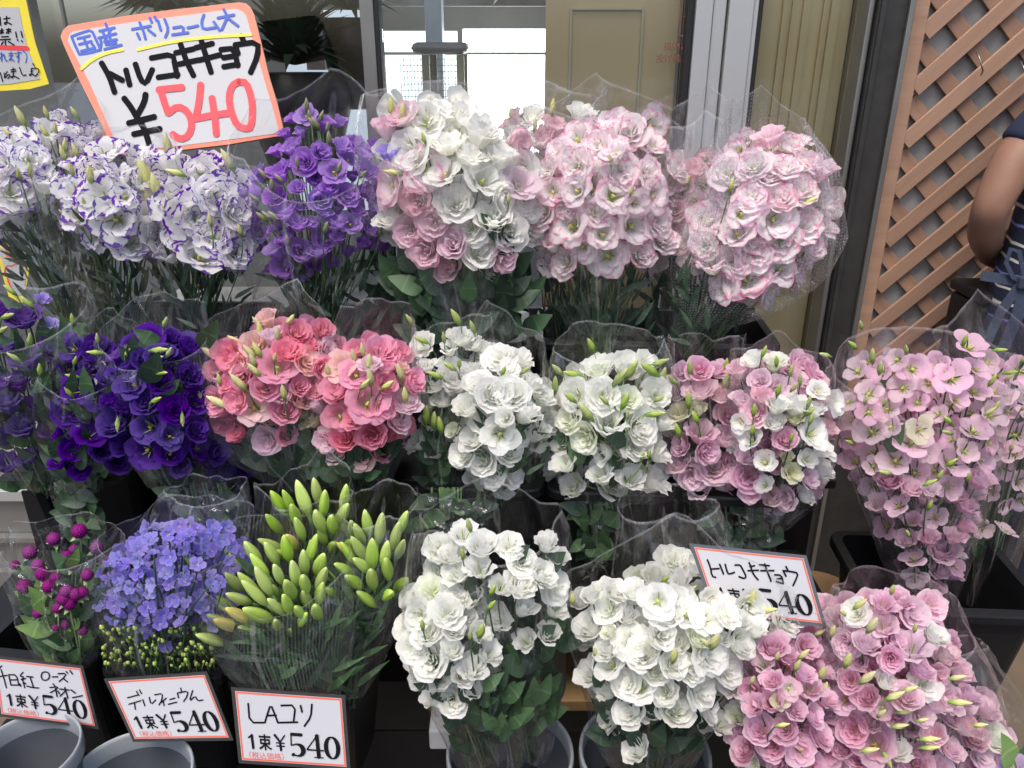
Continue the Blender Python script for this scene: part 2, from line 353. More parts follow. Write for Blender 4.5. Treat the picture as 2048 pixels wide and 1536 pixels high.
def calyx(mb, R=.14, L=.55, mi=1, n=5, seed=0, spread=.35):
    rr = random.Random(seed)
    mb.tube([(0, 0, -.25), (0, 0, 0)], [.045, .06], 5, mi)
    for i in range(n):
        a = 2 * math.pi * i / n + rr.uniform(-.2, .2); l = L * rr.uniform(.8, 1.2); sp = spread * rr.uniform(.6, 1.5)
        d = Vector((math.cos(a), math.sin(a), 0)); t = Vector((-d.y, d.x, 0))
        pts = [(Vector((0, 0, 0)), 0.0), (d * (R * .9) + Vector((0, 0, .02)), .045), (d * (R + sp * .5) + Vector((0, 0, l * .55)), .035), (d * (R + sp) + Vector((0, 0, l)), .004)]
        vs = []
        for p_, w in pts: vs += [p_ - t * w, p_ + t * w]
        mb.add(vs, [(0, 1, 3, 2), (2, 3, 5, 4), (4, 5, 7, 6)], [(.5, .5)] * 8, mi)
def stamens(mb, z=.5, r=.16, mi=2, seed=0, sc=1.):
    rr = random.Random(seed)
    mb.tube([(0, 0, .02), (0, 0, z * .6), (0, 0, z * .95)], [.05, .06, .04], 6, mi)
    for i in range(2):
        a = i * math.pi + rr.uniform(0, 1); mb.tube([(0, 0, .02), (0, 0, z * .9), (.10 * math.cos(a), .10 * math.sin(a), z)], [.02, .035, .045], 6, mi)
    for i in range(6):
        a = i * math.pi / 3 + rr.uniform(-.3, .3); q = r * rr.uniform(.8, 1.3) * sc
        mb.tube([(0, 0, .02), (q * math.cos(a), q * math.sin(a), z * .6), (q * 1.1 * math.cos(a), q * 1.1 * math.sin(a), z * rr.uniform(.7, .9))], [.012, .014, .038], 5, mi)
CACHE = {}
def flower_mesh(kind, var, pm):
    key = (kind, var, pm)
    if key in CACHE: return CACHE[key]
    rr = random.Random(hash_(kind) * 31 + var * 7 + 5); mb = MB(); sd = rr.randrange(10 ** 6)
    op = rr.uniform(.80, 1.06) if kind in 'DFROCP' else 1.0
    ring = lambda n, a0, **k: [petal(mb, a0 + 2 * math.pi * i / n + rr.uniform(-.2, .2), seed=rr.random(), **{x: (y * rr.uniform(.88, 1.12) * (op if x == 'R' else (1.9 - op) ** .6 if x == 'H' else 1) if x in ('R', 'H') else y * rr.uniform(.5, 1.7) if x in ('curl', 'flare') else y) for x, y in k.items()}) for i in range(n)]
    sm2, st = 'sepal', 'stamen'
    if kind == 'D':      # many-petalled, rose-like
        ring(5, 0, wid=1.85, R=.92, H=.80, flare=.12, curl=.16, ruf=.040, off=.22, p=.55)
        ring(5, .6, wid=1.8, R=.74, H=.86, flare=.10, curl=.06, ruf=.040, off=.2, p=.55)
        ring(4, .2, wid=2.0, R=.55, H=.88, flare=.05, curl=.0, ruf=.04, off=.2, p=.55)
        ring(4, 1., wid=1.9, R=.36, H=.84, flare=.03, curl=.0, ruf=.04, off=.18, nu=6, nv=5)
        ring(3, .5, wid=2.2, R=.17, H=.78, flare=0, curl=0, ruf=.03, off=.12, nu=5, nv=4)
        calyx(mb, seed=sd)
    elif kind == 'R':    # half open double seen like a rosebud
        ring(5, 0, wid=1.8, R=.80, H=1.0, flare=.22, curl=.20, ruf=.05, off=.2, p=.5)
        ring(5, .6, wid=1.8, R=.64, H=1.05, flare=.10, curl=.08, ruf=.045, off=.22, p=.5)
        ring(4, .2, wid=2., R=.46, H=1.08, flare=.03, curl=.0, ruf=.04, off=.2, p=.5)
        ring(3, 1., wid=2.3, R=.27, H=1.06, flare=.0, curl=.0, ruf=.03, off=.2, p=.5, nu=6, nv=5)
        ring(2, .5, wid=3.2, R=.13, H=1.0, flare=.0, curl=.0, ruf=.02, off=.15, p=.5, nu=6, nv=4)
        calyx(mb, seed=sd, L=.7)
    elif kind == 'O':    # open, throat and stamens show
        ring(5, 0, wid=1.85, R=.82, H=.84, flare=.34, curl=.22, ruf=.04, off=.2, p=.62, q=1.1)
        ring(5, .63, wid=1.75, R=.66, H=.88, flare=.20, curl=.08, ruf=.04, off=.2, p=.62, q=1.1)
        calyx(mb, seed=sd)
    elif kind == 'C':    # simple cup seen from the side
        ring(5, 0, wid=1.7, R=.70, H=1.15, flare=.35, curl=.16, ruf=.06, off=.2, p=.55)
        ring(4, .6, wid=1.7, R=.56, H=1.15, flare=.18, curl=.06, ruf=.05, off=.2, p=.55)
        calyx(mb, seed=sd, L=.8)
    elif kind == 'F':    # frilled double, edges strongly waved
        ring(5, 0, wid=1.8, R=1.0, H=.64, flare=.12, curl=.22, ruf=.055, off=.22)
        ring(5, .5, wid=1.75, R=.82, H=.72, flare=.10, curl=.08, ruf=.055, off=.2)
        ring(4, .2, wid=1.9, R=.58, H=.78, flare=.08, curl=.02, ruf=.055, off=.2)
        ring(4, .8, wid=1.7, R=.34, H=.76, flare=.04, curl=.0, ruf=.05, off=.2, nu=6, nv=5)
        calyx(mb, seed=sd)
    elif kind == 'P':    # five smooth petals, wide open (small pink kind)
        ring(5, 0, wid=1.62, R=.92, H=.62, flare=.18, curl=.16, ruf=.025, off=.14, p=.7, q=1.05, tip=.26)
        calyx(mb, seed=sd, L=.35, R=.08)
    elif kind == 'E':    # delphinium floret
        ring(5, 0, wid=1.45, R=.95, H=.42, flare=.05, curl=.04, ruf=.06, off=.16, p=.8, q=1.0, tip=.30, nu=5, nv=4)
        ring(4, .6, wid=1.2, R=.60, H=.38, flare=.0, curl=.0, ruf=.06, off=.16, p=.8, q=1.0, tip=.35, nu=4, nv=4)
        ring(4, .6, wid=1.0, R=.30, H=.22, flare=0, curl=0, ruf=.03, off=.05, nu=3, nv=3, zmaxe=.14)
        mb.tube([(0, 0, -.5), (0, 0, 0)], [.03, .05], 4, 1)
    elif kind == 'B':    # slender twisted bud
        def fn(u, v):
            a = 2 * math.pi * u + v * 2.6; r = .36 * math.sin(math.pi * min(1, v * .93 + .04)) ** .8 * (1 - .35 * v) * (1 + .12 * math.cos(5 * 2 * math.pi * u))
            return Vector((r * math.cos(a), r * math.sin(a), 2.0 * v))
        mb.grid(fn, 15, 9, 0, True, lambda u, v: (v, u)); calyx(mb, R=.20, L=1.2, seed=sd, spread=.06)
    elif kind == 'L':    # lily bud, three ribs
        bend = rr.uniform(-.12, .12)
        def fn(u, v):
            a = 2 * math.pi * u; pr = math.sin(math.pi * (v * .97 + .03)) ** .62 * (1 - .22 * v)
            r = .35 * pr * (.78 + .26 * abs(math.cos(1.5 * a)) ** .5 + .06 * abs(math.cos(3 * a)))
            return Vector((r * math.cos(a) + bend * v * v, r * math.sin(a), 2.25 * v))
        mb.grid(fn, 24, 12, 0, True, lambda u, v: (v, u)); mb.tube([(0, 0, -.9), (0, 0, .05)], [.07, .12], 6, 1); sm2 = 'stem'
    elif kind == 'G':    # globe amaranth head: overlapping papery bracts
        bmm = bmesh.new(); bmesh.ops.create_icosphere(bmm, subdivisions=4, radius=1)
        bmm.verts.ensure_lookup_table(); n = 90; fib = []
        for i in range(n):
            zz = 1 - 2 * (i + .5) / n; q = math.sqrt(1 - zz * zz); fib.append(Vector((q * math.cos(i * 2.39996), q * math.sin(i * 2.39996), zz)))
        vs = []; uv = []
        for v in bmm.verts:
            d = min((v.co - f).length for f in fib); k = max(0, 1 - d / .15) ** .8
            vs.append(v.co.normalized() * (.80 + .30 * k) * Vector((1, 1, .92)).length / 1.70 + Vector((0, 0, .9))); uv.append((.4 + .6 * k, .5))
        mb.add(vs, [tuple(x.index for x in f.verts) for f in bmm.faces], uv, 0); bmm.free()
        mb.tube([(0, 0, -1.2), (0, 0, .1)], [.09, .10], 5, 1)
        for a in (0.3, 2.4, 4.5):
            d = Vector((math.cos(a), math.sin(a), 0)); t = Vector((-d.y, d.x, 0))
            mb.add([Vector((0, 0, 0)), d * .6 - t * .35 + Vector((0, 0, .05)), d * 1.3 + Vector((0, 0, -.1)), d * .6 + t * .35 + Vector((0, 0, .05))], [(0, 1, 2, 3)], [(.5, .5)] * 4, 1)
        sm2 = 'stemp'
    if pm in ('dp', 'mp', 'rp', 'lr', 'sa', 'cr'): st = 'stamend'
    o = mb.obj('tmp', [pm, sm2, st], merge=.0005, smooth=True); me = o.data; bpy.data.objects.remove(o)
    me.name = 'flower_mesh'; CACHE[key] = me; return me
def hash_(s): return sum(ord(c) * (i + 3) for i, c in enumerate(s))
LEAF = {}
def leaf_mesh(var, m, asp=.42):
    key = (var, m, asp)
    if key in LEAF: return LEAF[key]
    rr = random.Random(var * 13 + 3); mb = MB(); cv, cup, tw = rr.uniform(.1, .4), rr.uniform(.08, .25), rr.uniform(-.3, .3)
    def fn(u, v):
        s = 2 * u - 1; w = asp * .5 * math.sin(math.pi * v ** .75) ** .8 * (1 - .3 * v) * 1.25
        x = s * w; z = cup * abs(s) * w - cv * v * v * .6 + .015 * math.sin(v * 14 + s * 2)
        return Vector((x + tw * z * .3, v, z + tw * x * v))
    mb.grid(fn, 4, 8, 0); o = mb.obj('tmp', [m], merge=.0005, smooth=True); me = o.data; bpy.data.objects.remove(o); me.name = 'leaf_mesh'
    LEAF[key] = me; return me
def orient(z, roll=0):
    q = z.to_track_quat('Z', 'Y'); return (q.to_matrix() @ Matrix.Rotation(roll, 3, 'Z'))
def put(name, me, parent, p, zdir, size, roll=None, squash=(1, 1, 1)):
    o = lk(name, me, parent); roll = R_.uniform(0, 6.28) if roll is None else roll
    m3 = orient(zdir.normalized(), roll) @ Matrix.Diagonal(Vector(squash) * size)
    o.matrix_world = Matrix.Translation(p) @ m3.to_4x4(); return o
def put_leaf(parent, p, ydir, up, size, m, var=None, asp=.42):
    y = ydir.normalized(); x = y.cross(up); x = x.normalized() if x.length > 1e-4 else Vector((1, 0, 0)); z = x.cross(y)
    o = lk('leaf', leaf_mesh(R_.randrange(5) if var is None else var, m, asp), parent)
    m3 = Matrix((x, y, z)).transposed() * size
    o.matrix_world = Matrix.Translation(p) @ m3.to_4x4(); return o

# ------------------------------------------------------------------ bouquet builder
def rows_at(rows, y):
    rows = sorted(rows)
    if y <= rows[0][0]: return rows[0][1], rows[0][2]
    for a, b in zip(rows, rows[1:]):
        if y <= b[0]:
            t = (y - a[0]) / (b[0] - a[0]); return a[1] + (b[1] - a[1]) * t, a[2] + (b[2] - a[2]) * t
    return rows[-1][1], rows[-1][2]
def wrapper(root, rows, Y0, Y1, fr, mt, seed, bulge=.75, corners=3, amp=.010, name='wrapper'):
    """a cone of film: rows run from the gathered foot (t=0) to the rim (t=1); the front rim is lower than the back"""
    rr = random.Random(seed); rows = sorted(rows, reverse=True); n = len(rows); ys = [r[0] for r in rows]
    nu, nv = 52, 14; ph = [rr.uniform(0, 6.28) for _ in range(6)]; cn = [rr.uniform(0, 6.28) for _ in range(corners)]
    cols = [rr.uniform(-1, 1) for _ in range(nu)]
    nk = corners + 1; kn = [(i + rr.uniform(-.3, .3)) / nk for i in range(nk)]; kh = [max(0, rr.uniform(-.06, .20)) for _ in kn]; jt = [(rr.uniform(-1, 1), rr.uniform(-1, 1)) for _ in range(997)]
    def tri(x): return abs((x / math.pi) % 2 - 1) * 2 - 1
    def knot(u):
        return max(h * math.exp(-abs((u - k + .5) % 1 - .5) * 13) for k, h in zip(kn, kh)) - .03
    def fn(u, v):
        th = 2 * math.pi * u; sf = math.sin(th)
        rim = fr + (1 - fr) * ((1 - sf) / 2) ** .8 + knot(u) * (1 if sf < .2 else .6)
        t = v * rim; y = ys[0] + (ys[-1] - ys[0]) * min(t, 1.0) - (ys[0] - ys[-1]) * max(0, t - 1)
        xl, xr = rows_at(rows, y); Yc = Y0 + (Y1 - Y0) * t
        a, b = at(xl, y, Yc), at(xr, y, Yc); c0 = (a + b) / 2; hw = (b - a).length / 2
        k = .15 + .85 * min(1, t * 1.3)
        jx, jy = jt[(int(u * nu + .5) % nu * 31 + int(v * nv + .5) * 57) % 997]; fin = 1 if v < .97 else .1
        fold = (jx * .38 * fin + tri(5 * th + ph[0] + 1.5 * t) * .6 + tri(9 * th + ph[1] - 2 * t) * .35 + cols[int(u * nu) % nu] * .10) * amp * k
        fold += mnoise.noise(Vector((math.cos(th) * 1.6 + seed, math.sin(th) * 1.6, t * 4))) * amp * 1.5
        rx = hw + fold; ry = hw * bulge + fold
        return c0 + Vector((math.cos(th) * rx, -sf * ry, fold * .4 + jy * .004 * fin * min(1, v * 4)))
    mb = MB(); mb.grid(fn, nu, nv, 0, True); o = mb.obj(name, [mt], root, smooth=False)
    return o
def stamen_mesh(var, deep, dark):
    key = ('st', var, deep, dark)
    if key not in CACHE:
        mb = MB(); stamens(mb, z=.50 if deep else .34, r=.06, mi=0, seed=var + 40); o = mb.obj('tmp', ['stamend' if dark else 'stamen'], merge=.0005, smooth=True); CACHE[key] = o.data; o.data.name = 'stamen_mesh'; bpy.data.objects.remove(o)
    return CACHE[key]
NF = [0]
def bouquet(label, group, Y, rows, mix='D:wh', r=(32, 42), sp=46, fl='', base=None, zrim=None, bulge=.7, leaf='d', nleaf=20, buds=8, budm='budg', budr=(10, 14),
            wrap=None, seed=1, layers=1, name='flower_bouquet', cat='bouquet', Ybase=None, lsz=(.035, .065), fill=True, upness=.45, jit=.50, extra=None, leafrows=None, budlist='', low=None, stemm='stemd', asp=.42, lean=.0, asp2=None, nst=40):
    global R_
    R_ = random.Random(seed); rr = R_
    rows = sorted(rows); ytop, ybot = rows[0][0], rows[-1][0]
    bx, by = base; Yb = Ybase or Y + .02; B = at(bx, by, Yb)
    root = thing(name, label, cat, group)
    pts = []
    def place(px, py, dz=0.0):
        xl, xr = rows_at(rows, py); xc = (xl + xr) / 2; hw = max(20, (xr - xl) / 2); s = max(-1, min(1, (px - xc) / hw))
        tv = (py - ytop) / max(1, ybot - ytop); tv = max(-.3, min(1.1, tv))
        hwm = hw / F * 1.4
        y = Y + .05 - .09 * tv * (1 - tv * .3) - bulge * min(hwm, .09) * math.sqrt(max(0, 1 - s * s)) * (.45 + .55 * math.sin(math.pi * min(1, max(0, tv * .75 + .2)))) + dz
        return at(px, py, y), s, tv
    todo = []
    for item in fl.split(';'):
        it = item.split(',')
        if len(it) >= 4: todo.append((float(it[0]), float(it[1]), float(it[2]), it[3].strip(), it[4].strip() if len(it) > 4 else None, 0.0))
    sp *= .74; kinds = []
    for it in mix.split(' '):
        a = it.split(':'); kinds += [(a[0], a[1])] * int(a[2] if len(a) > 2 else 1)
    nexp = len(todo); defm = kinds[0][1]; taken = [(t[0], t[1]) for t in todo]
    if fill:
        for lay in range(layers):
            if lay: taken = []
            for _ in range(1900):
                py = rr.uniform(ytop, ybot); xl, xr = rows_at(rows, py); px = rr.uniform(xl, xr)
                if all((px - a) ** 2 + (py - b) ** 2 > sp * sp * (1 if lay == 0 else 1.2) for a, b in taken):
                    taken.append((px, py)); k = rr.choice(kinds); todo.append((px, py, rr.uniform(*r), k[0], k[1], .035 * lay + rr.uniform(-.014, .026) * (2 if 'E' in mix else 1)))
    heads = []
    for ti, (px, py, rp, k, m, dz) in enumerate(todo):
        expl = ti < nexp
        m = m or defm; P, s, tv = place(px, py, dz); rm = rp * depth(P) / F * ((rr.uniform(.80, .98) if expl else rr.uniform(.68, .90)) if k in 'DFORCP' else 1.0)
        if low and tv > low[0] and k in 'DFORCP': m = rr.choice(low[1]); k = rr.choice('RCRP')  # low: lower flowers switch to duller pinks, shade put into petal colour
        tc = (CAM - P).normalized()
        jj = jit * (.6 if dz == 0.0 else 1)
        z = tc * .75 + Vector((s * .65 + lean, 0, upness * (1.1 - tv))) + Vector((rr.uniform(-1, 1), rr.uniform(-1, 1), rr.uniform(-1, 1))) * jj
        if k in 'CR': z = tc * .15 + Vector((s * .5 + rr.uniform(-.35, .35), -.1, 1.0 - .5 * tv))
        if k == 'G': z = tc * .25 + Vector((s * .5 + rr.uniform(-.4, .4), -.1, .8))
        if k == 'B': z = Vector((s * .6 + rr.uniform(-.5, .5), -.25 + rr.uniform(-.3, .3), .85))
        if k == 'L': z = Vector((s * .45 - .12 + rr.uniform(-.25, .25), -.12 - .40 * tv + rr.uniform(-.25, .2), 1.15 - .45 * tv)); rm *= 1.08
        z.normalize()
        me = flower_mesh(k, rr.randrange(3 if k in 'BLGE' else 6), m)
        hgt = {'C': .6, 'R': .55, 'B': 1., 'L': 1., 'G': .9, 'E': .1}.get(k, .4)
        sq = (1, 1, rr.uniform(.9, 1.2)) if k not in 'BL' else (rr.uniform(.9, 1.1), rr.uniform(.9, 1.1), 1)
        base_p = P - z * hgt * rm
        nm = {'B': 'bud', 'L': 'bud', 'G': 'flower_head', 'E': 'floret'}.get(k, 'flower')
        o = put(nm, me, root, base_p, z, rm, squash=sq); NF[0] += 1
        heads.append((base_p, z))
        if k in 'OP': lk('stamen', stamen_mesh(rr.randrange(3), k == 'O', m in ('dp', 'mp', 'rp', 'lr', 'sa', 'cr')), o)
    # slender buds standing above and among the flowers
    bl = []
    for item in budlist.split(';'):
        it = item.split(',')
        if len(it) >= 3: bl.append((float(it[0]), float(it[1]), float(it[2]), (float(it[3]) if len(it) > 3 else None)))
    for _ in range(buds):
        py = rr.uniform(ytop - 25, ytop + (ybot - ytop) * .8); xl, xr = rows_at(rows, py); bl.append((rr.uniform(xl, xr), py, rr.uniform(*budr), None))
    for px, py, rp, ang in bl:
        P, s, tv = place(px, py, -.025); rm = rp * depth(P) / F * 1.25
        if ang is None: z = Vector((s * .5 + rr.uniform(-.55, .55), -.3, .8))
        else: z = Vector((math.sin(rad(ang)), -.25, math.cos(rad(ang))))
        z.normalize(); p0 = P - z * rm
        put('bud', flower_mesh('B', rr.randrange(3), budm if rr.random() < .75 or ang is not None else ('budy' if budm != 'budo' else 'budo')), root, p0, z, rm); heads.append((p0, z))
    # stems
    mb = MB()
    stems = []
    for p0, z in heads:
        b = B + Vector((rr.uniform(-.025, .025), rr.uniform(-.015, .015), rr.uniform(-.03, .0)))
        c1 = p0 - z * .035 - Vector((0, 0, .02)); c2 = b + (p0 - b) * .35 + Vector((0, .01, .0))
        pl = []
        for i in range(8):
            t = i / 7; pl.append((1 - t) ** 3 * p0 + 3 * (1 - t) ** 2 * t * c1 + 3 * (1 - t) * t * t * c2 + t ** 3 * b)
        stems.append(pl)
        if len(stems) <= nst * 2: mb.tube(pl, [.0010] + [.0014] * 5 + [.0018] * 2, 4)
    mb.obj('stem_cluster', [stemm], root, smooth=True, kind='stuff')
    lm = {'d': 'leafd', 'm': 'leafm', 'l': 'leafl'}
    # leaves
    for i in range(nleaf):
        pl = rr.choice(stems); t = rr.uniform(.25, .95); a = pl[int(t * 7)]
        d = Vector((rr.uniform(-.8, .8), rr.uniform(-.5, .1), rr.uniform(.3, 1.2)))
        m_ = lm[rr.choice(leaf)]
        L = rr.uniform(*lsz)
        put_leaf(root, a + Vector((0, -.008, 0)), d, (CAM - a).normalized() + Vector((rr.uniform(-.6, .6), 0, rr.uniform(-.3, .6))), L, m_, asp=asp)
    if leafrows:      # filler foliage shown between the heads and the bucket
        n2, lr = leafrows; lr = sorted(lr)
        for i in range(n2):
            py = rr.uniform(lr[0][0], lr[-1][0]); xl, xr = rows_at(lr, py); px = rr.uniform(xl, xr); hw = (xr - xl) / 2; s = (px - (xl + xr) / 2) / max(1, hw)
            P = at(px, py, Y + .01 - .05 * math.sqrt(max(0, 1 - s * s)) + rr.uniform(0, .05))
            d = Vector((s * .3 + rr.uniform(-.55, .55), rr.uniform(-.3, .1), rr.uniform(.2, 1.1)))
            put_leaf(root, P, d, (CAM - P).normalized() + Vector((rr.uniform(-.7, .7), 0, rr.uniform(-.4, .6))), rr.uniform(*lsz), lm[rr.choice(leaf)], asp=asp)
    if wrap:
        for w in (wrap if isinstance(wrap, list) else [wrap]):
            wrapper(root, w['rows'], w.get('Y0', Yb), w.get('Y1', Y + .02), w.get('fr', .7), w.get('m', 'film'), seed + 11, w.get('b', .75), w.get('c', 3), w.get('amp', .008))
    if extra: extra(root)
    return root

# ------------------------------------------------------------------ ground and shop front
YW = 1.95
g = MB(); g.add([Vector(p) for p in ((-40, -40, 0), (40, -40, 0), (40, 40, 0), (-40, 40, 0))], [(0, 1, 2, 3)]); g.obj('ground', 'asphalt', kind='structure')
g = MB(); g.add([Vector(p) for p in ((-6, .55, .004), (6, .55, .004), (6, YW + .1, .004), (-6, YW + .1, .004))], [(0, 1, 2, 3)]); g.obj('floor', 'ground', kind='structure')
def X(px, Y=YW, py=0): return at(px, py, Y).x
Xv = lambda px: at(px, 400, YW).x
front = thing('shop_front', 'glazed sliding shop front with brushed aluminium mullions behind the flower stand', 'shop front')
ZT = 2.75
# sill and kick plates at the foot
sl = MB(); sl.box(-1.8, .74, YW - .045, YW + .06, 0, .075); sl.box(-1.8, .74, YW - .02, YW + .05, .075, .17); sl.box(-1.8, .74, YW - .035, YW + .05, .17, .185)
sl.obj('sill', 'sill', front)
boxo('kick_panel', -1.8, .74, YW - .005, YW + .04, .187, .30, 'sill', front)
boxo('bottom_rail', -1.8, .74, YW - .025, YW + .04, .302, .335, 'alu', front)
boxo('head_rail', -1.8, .74, YW - .03, YW + .05, 2.5, ZT, 'alu', front)
def mull(a, b, name='mullion', m='alu', y0=-.03, y1=.04, zt=2.498): return boxo(name, a, b, YW + y0, YW + y1, .337, zt, m, front, bevel=.002)
xs = [at(1380, 100, YW).x, at(1414, 100, YW).x, at(1442, 100, YW).x, at(1492, 100, YW).x, at(1502, 100, YW).x]
mull(xs[0], xs[1] - .001); mull(xs[1] + .001, xs[2] - .002, y0=-.022); mull(xs[2] + .002, xs[3] - .001, y0=-.034); mull(xs[3], xs[4], y0=-.026)
mull(xs[0] - .016, xs[0] - .001, 'gasket', 'gasket', -.02); mull(xs[4] + .001, xs[4] + .012, 'gasket', 'gasket', -.02)
x0 = at(762, 120, YW).x; mull(x0 - .006, x0 + .004, 'gasket', 'gasket', -.02); mull(x0 - .040, x0 - .008, y0=-.01, m='steel')
x5 = at(1092, 120, YW).x; xr = at(1690, 200, YW).x
for a, b in ((-1.8, x0 - .042), (x0 + .006, xs[0] - .018), (xs[4] + .014, xr)):
    boxo('pane', a, b, YW + .006, YW + .012, .337, 2.498, 'gl', front, bevel=0)
# board standing behind the glass, with its frame line
boxo('back_board', x5, xs[0] - .02, YW + .05, YW + .07, .2, 2.5, 'olive', front)
a, b = at(1140, 20, YW + .045).x, at(1284, 20, YW + .045).x; fm = MB(); zt_ = at(1200, 15, YW + .045).z
for q in (a, b): fm.box(q, q + .005, YW + .042, YW + .049, .5, zt_)
fm.box(a + .006, b - .001, YW + .042, YW + .049, zt_ - .005, zt_); fm.obj('board_trim', 'cream', front)
boxo('side_board', xs[4] + .014, xr, YW + .04, YW + .06, .0, 2.5, 'olive2', front)
bx_ = MB(); bx_.box(xr - .075, xr - .01, YW - .01, YW + .003, 0, .60); bx_.obj('lower_side_panel', 'olive2', front)
rf = MB()
for q, w in ((1560, .010), (1578, .004), (1600, .016), (1640, .006), (1655, .02)):
    xx = at(q, 60, YW + .035).x; rf.box(xx, xx + w, YW + .030, YW + .038, .9, 2.4)
rf.obj('board_batten', 'olive2', front)
# jamb and pillar
xp = [at(1700, 40, YW).x, at(1728, 40, YW).x, at(1740, 40, YW - .08).x, at(1832, 40, YW - .08).x]
boxo('jamb', xr + .001, xp[1], YW - .05, YW + .05, 0, ZT, 'steel', front, bevel=.004)
pil = thing('pillar', 'dark painted steel pillar between the glass front and the wooden lattice', 'pillar')
boxo('pillar_body', xp[1] + .003, xp[3], YW - .06, YW + .10, 0, ZT, 'pillar', pil, bevel=.004)
boxo('pillar_edge', xp[3] - .014, xp[3] - .002, YW - .072, YW - .062, 0, ZT, 'steel', pil); boxo('pillar_edge', xp[1] + .005, xp[1] + .016, YW - .072, YW - .062, 0, ZT, 'pillar', pil)
# wall behind lattice
cw = boxo('concrete_wall', xp[3] + .001, 4.5, YW + .006, YW + .3, 0, 3.2, 'conc', bevel=0); tag(cw, 'rough grey concrete wall seen through the lattice openings', 'wall')
# lattice
lat = thing('lattice_fence', 'orange brown diagonal wooden lattice panel in front of the concrete wall', 'lattice')
lx0, lx1, lz1 = xp[3] + .003, 2.75, 2.3; YL = YW - .01
boxo('lattice_post', lx0, lx0 + .048, YL - .016, YL + .012, .555, lz1, 'slat', lat, bevel=.003)
boxo('lattice_rail', lx0 + .05, lx1, YL - .016, YL + .012, lz1 - .045, lz1, 'slat', lat, bevel=.003)
boxo('lattice_rail', lx0 + .05, lx1, YL - .016, YL + .012, .555, .60, 'slat', lat, bevel=.003)
pl_ = boxo('dark_plinth', lx0 + .001, lx1, YL - .02, YL + .012, .006, .553, 'pillar', bevel=.003); tag(pl_, 'dark low panel under the wooden lattice', 'panel')
wd, pitch = .036, .118
def slat(c, sgn, y):
    # line z = sgn*x + c clipped to the panel
    xa, xb, za, zb = lx0 + .05, lx1, .602, lz1 - .047
    ps = []
    for xx in (xa, xb):
        z = sgn * xx + c
        if za <= z <= zb: ps.append((xx, z))
    for z in (za, zb):
        xx = (z - c) / sgn
        if xa < xx < xb: ps.append((xx, z))
    if len(ps) < 2: return
    ps.sort(); (x1, z1), (x2, z2) = ps[0], ps[-1]; L = math.hypot(x2 - x1, z2 - z1)
    if L < .03: return
    mb = MB(); mb.box(-L / 2, L / 2, -.0045, .0045, -wd / 2, wd / 2); o = mb.obj('slat', 'slat', lat, bevel=.0012)
    o.matrix_world = Matrix.Translation(((x1 + x2) / 2, y, (z1 + z2) / 2)) @ Matrix.Rotation(-math.atan2(z2 - z1, x2 - x1), 4, 'Y')
for i in range(-36, 52):
    slat(i * pitch, 1, YL - .006); slat(i * pitch + .05, -1, YL + .006)
for (px, py, tt) in ((1955, 130, .3), (2043, 150, -.3)):
    p = at(px, py, YL - .016); hk = MB(); hk.tube([p + Vector((-.01, 0, .03)), p + Vector((-.008, -.02, .012)), p + Vector((.002, -.024, -.012)), p + Vector((.006, -.012, -.022)), p + Vector((.004, -.022, -.004))], .0016, 6)
    hk.obj('hook', 'steel', lat, smooth=True)

# ---- inside the shop
b = boxo('shop_floor', -2.2, 1.3, YW + .08, 5.2, -.02, .02, 'conc', kind='structure', bevel=0)
b = boxo('ceiling', -2.2, 1.3, YW + .08, 5.2, 2.75, 2.8, 'cardw', kind='structure', bevel=0)
def tiles():
    N = NT('white_wall_tile'); oi = N.n('ObjectInfo'); tc = N.n('TexCoord'); br = N.n('TexBrick'); mp = N.n('Mapping'); mp.inputs['Rotation'].default_value = (rad(90), 0, 0)
    N.l(tc.outputs['Object'], mp.inputs[0]); N.l(mp.outputs[0], br.inputs['Vector']); br.offset = 0; br.inputs['Scale'].default_value = 1
    br.inputs['Brick Width'].default_value = .10; br.inputs['Row Height'].default_value = .10; br.inputs['Mortar Size'].default_value = .004
    br.inputs['Color1'].default_value = (.80, .80, .84, 1); br.inputs['Color2'].default_value = (.72, .72, .80, 1); br.inputs['Mortar'].default_value = (.35, .33, .40, 1)
    p = N.n('BsdfPrincipled'); p.inputs['Roughness'].default_value = .25; N.l(br.outputs[0], p.inputs['Base Color'])
    N.l(br.outputs[0], p.inputs['Emission Color']); p.inputs['Emission Strength'].default_value = 0; N.l(p.outputs[0], N.out.inputs[0]); return N.m
M['tile'] = tiles()
YI = 3.6
boxo('shop_wall', -2.2, 1.3, 5.1, 5.2, 0, 2.75, 'sill', kind='structure', bevel=0)
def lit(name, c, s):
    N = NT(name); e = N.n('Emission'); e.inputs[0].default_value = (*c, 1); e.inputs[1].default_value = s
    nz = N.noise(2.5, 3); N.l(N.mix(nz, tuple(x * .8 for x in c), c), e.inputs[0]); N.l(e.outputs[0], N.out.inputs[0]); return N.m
M['glow1'] = lit('reflection_glow', (.95, .98, 1.0), 5.0); M['glow2'] = lit('hazy_glow', (.82, .92, .95), 1.7); M['glow3'] = lit('dim_glow', (.55, .63, .74), .8)
iw = thing('glow_panels', 'bright glowing panels added behind the shop glass for its reflections', 'glow panel')  # added glowing panels stand in for bright reflections in the shop glass
def ibox(name, pxa, pxb, pya, pyb, Y, th, m, par, **k):
    A, B_ = at(pxa, pya, Y), at(pxb, pyb, Y); return boxo(name, A.x, B_.x, Y, Y + th, min(A.z, B_.z), max(A.z, B_.z), m, par, **k)
ibox('bright_glow_pane', 925, 1091, 58, 420, 3.4, .02, 'glow1', iw); ibox('pane', 758, 923, 62, 420, 3.42, .02, 'glow2', iw)
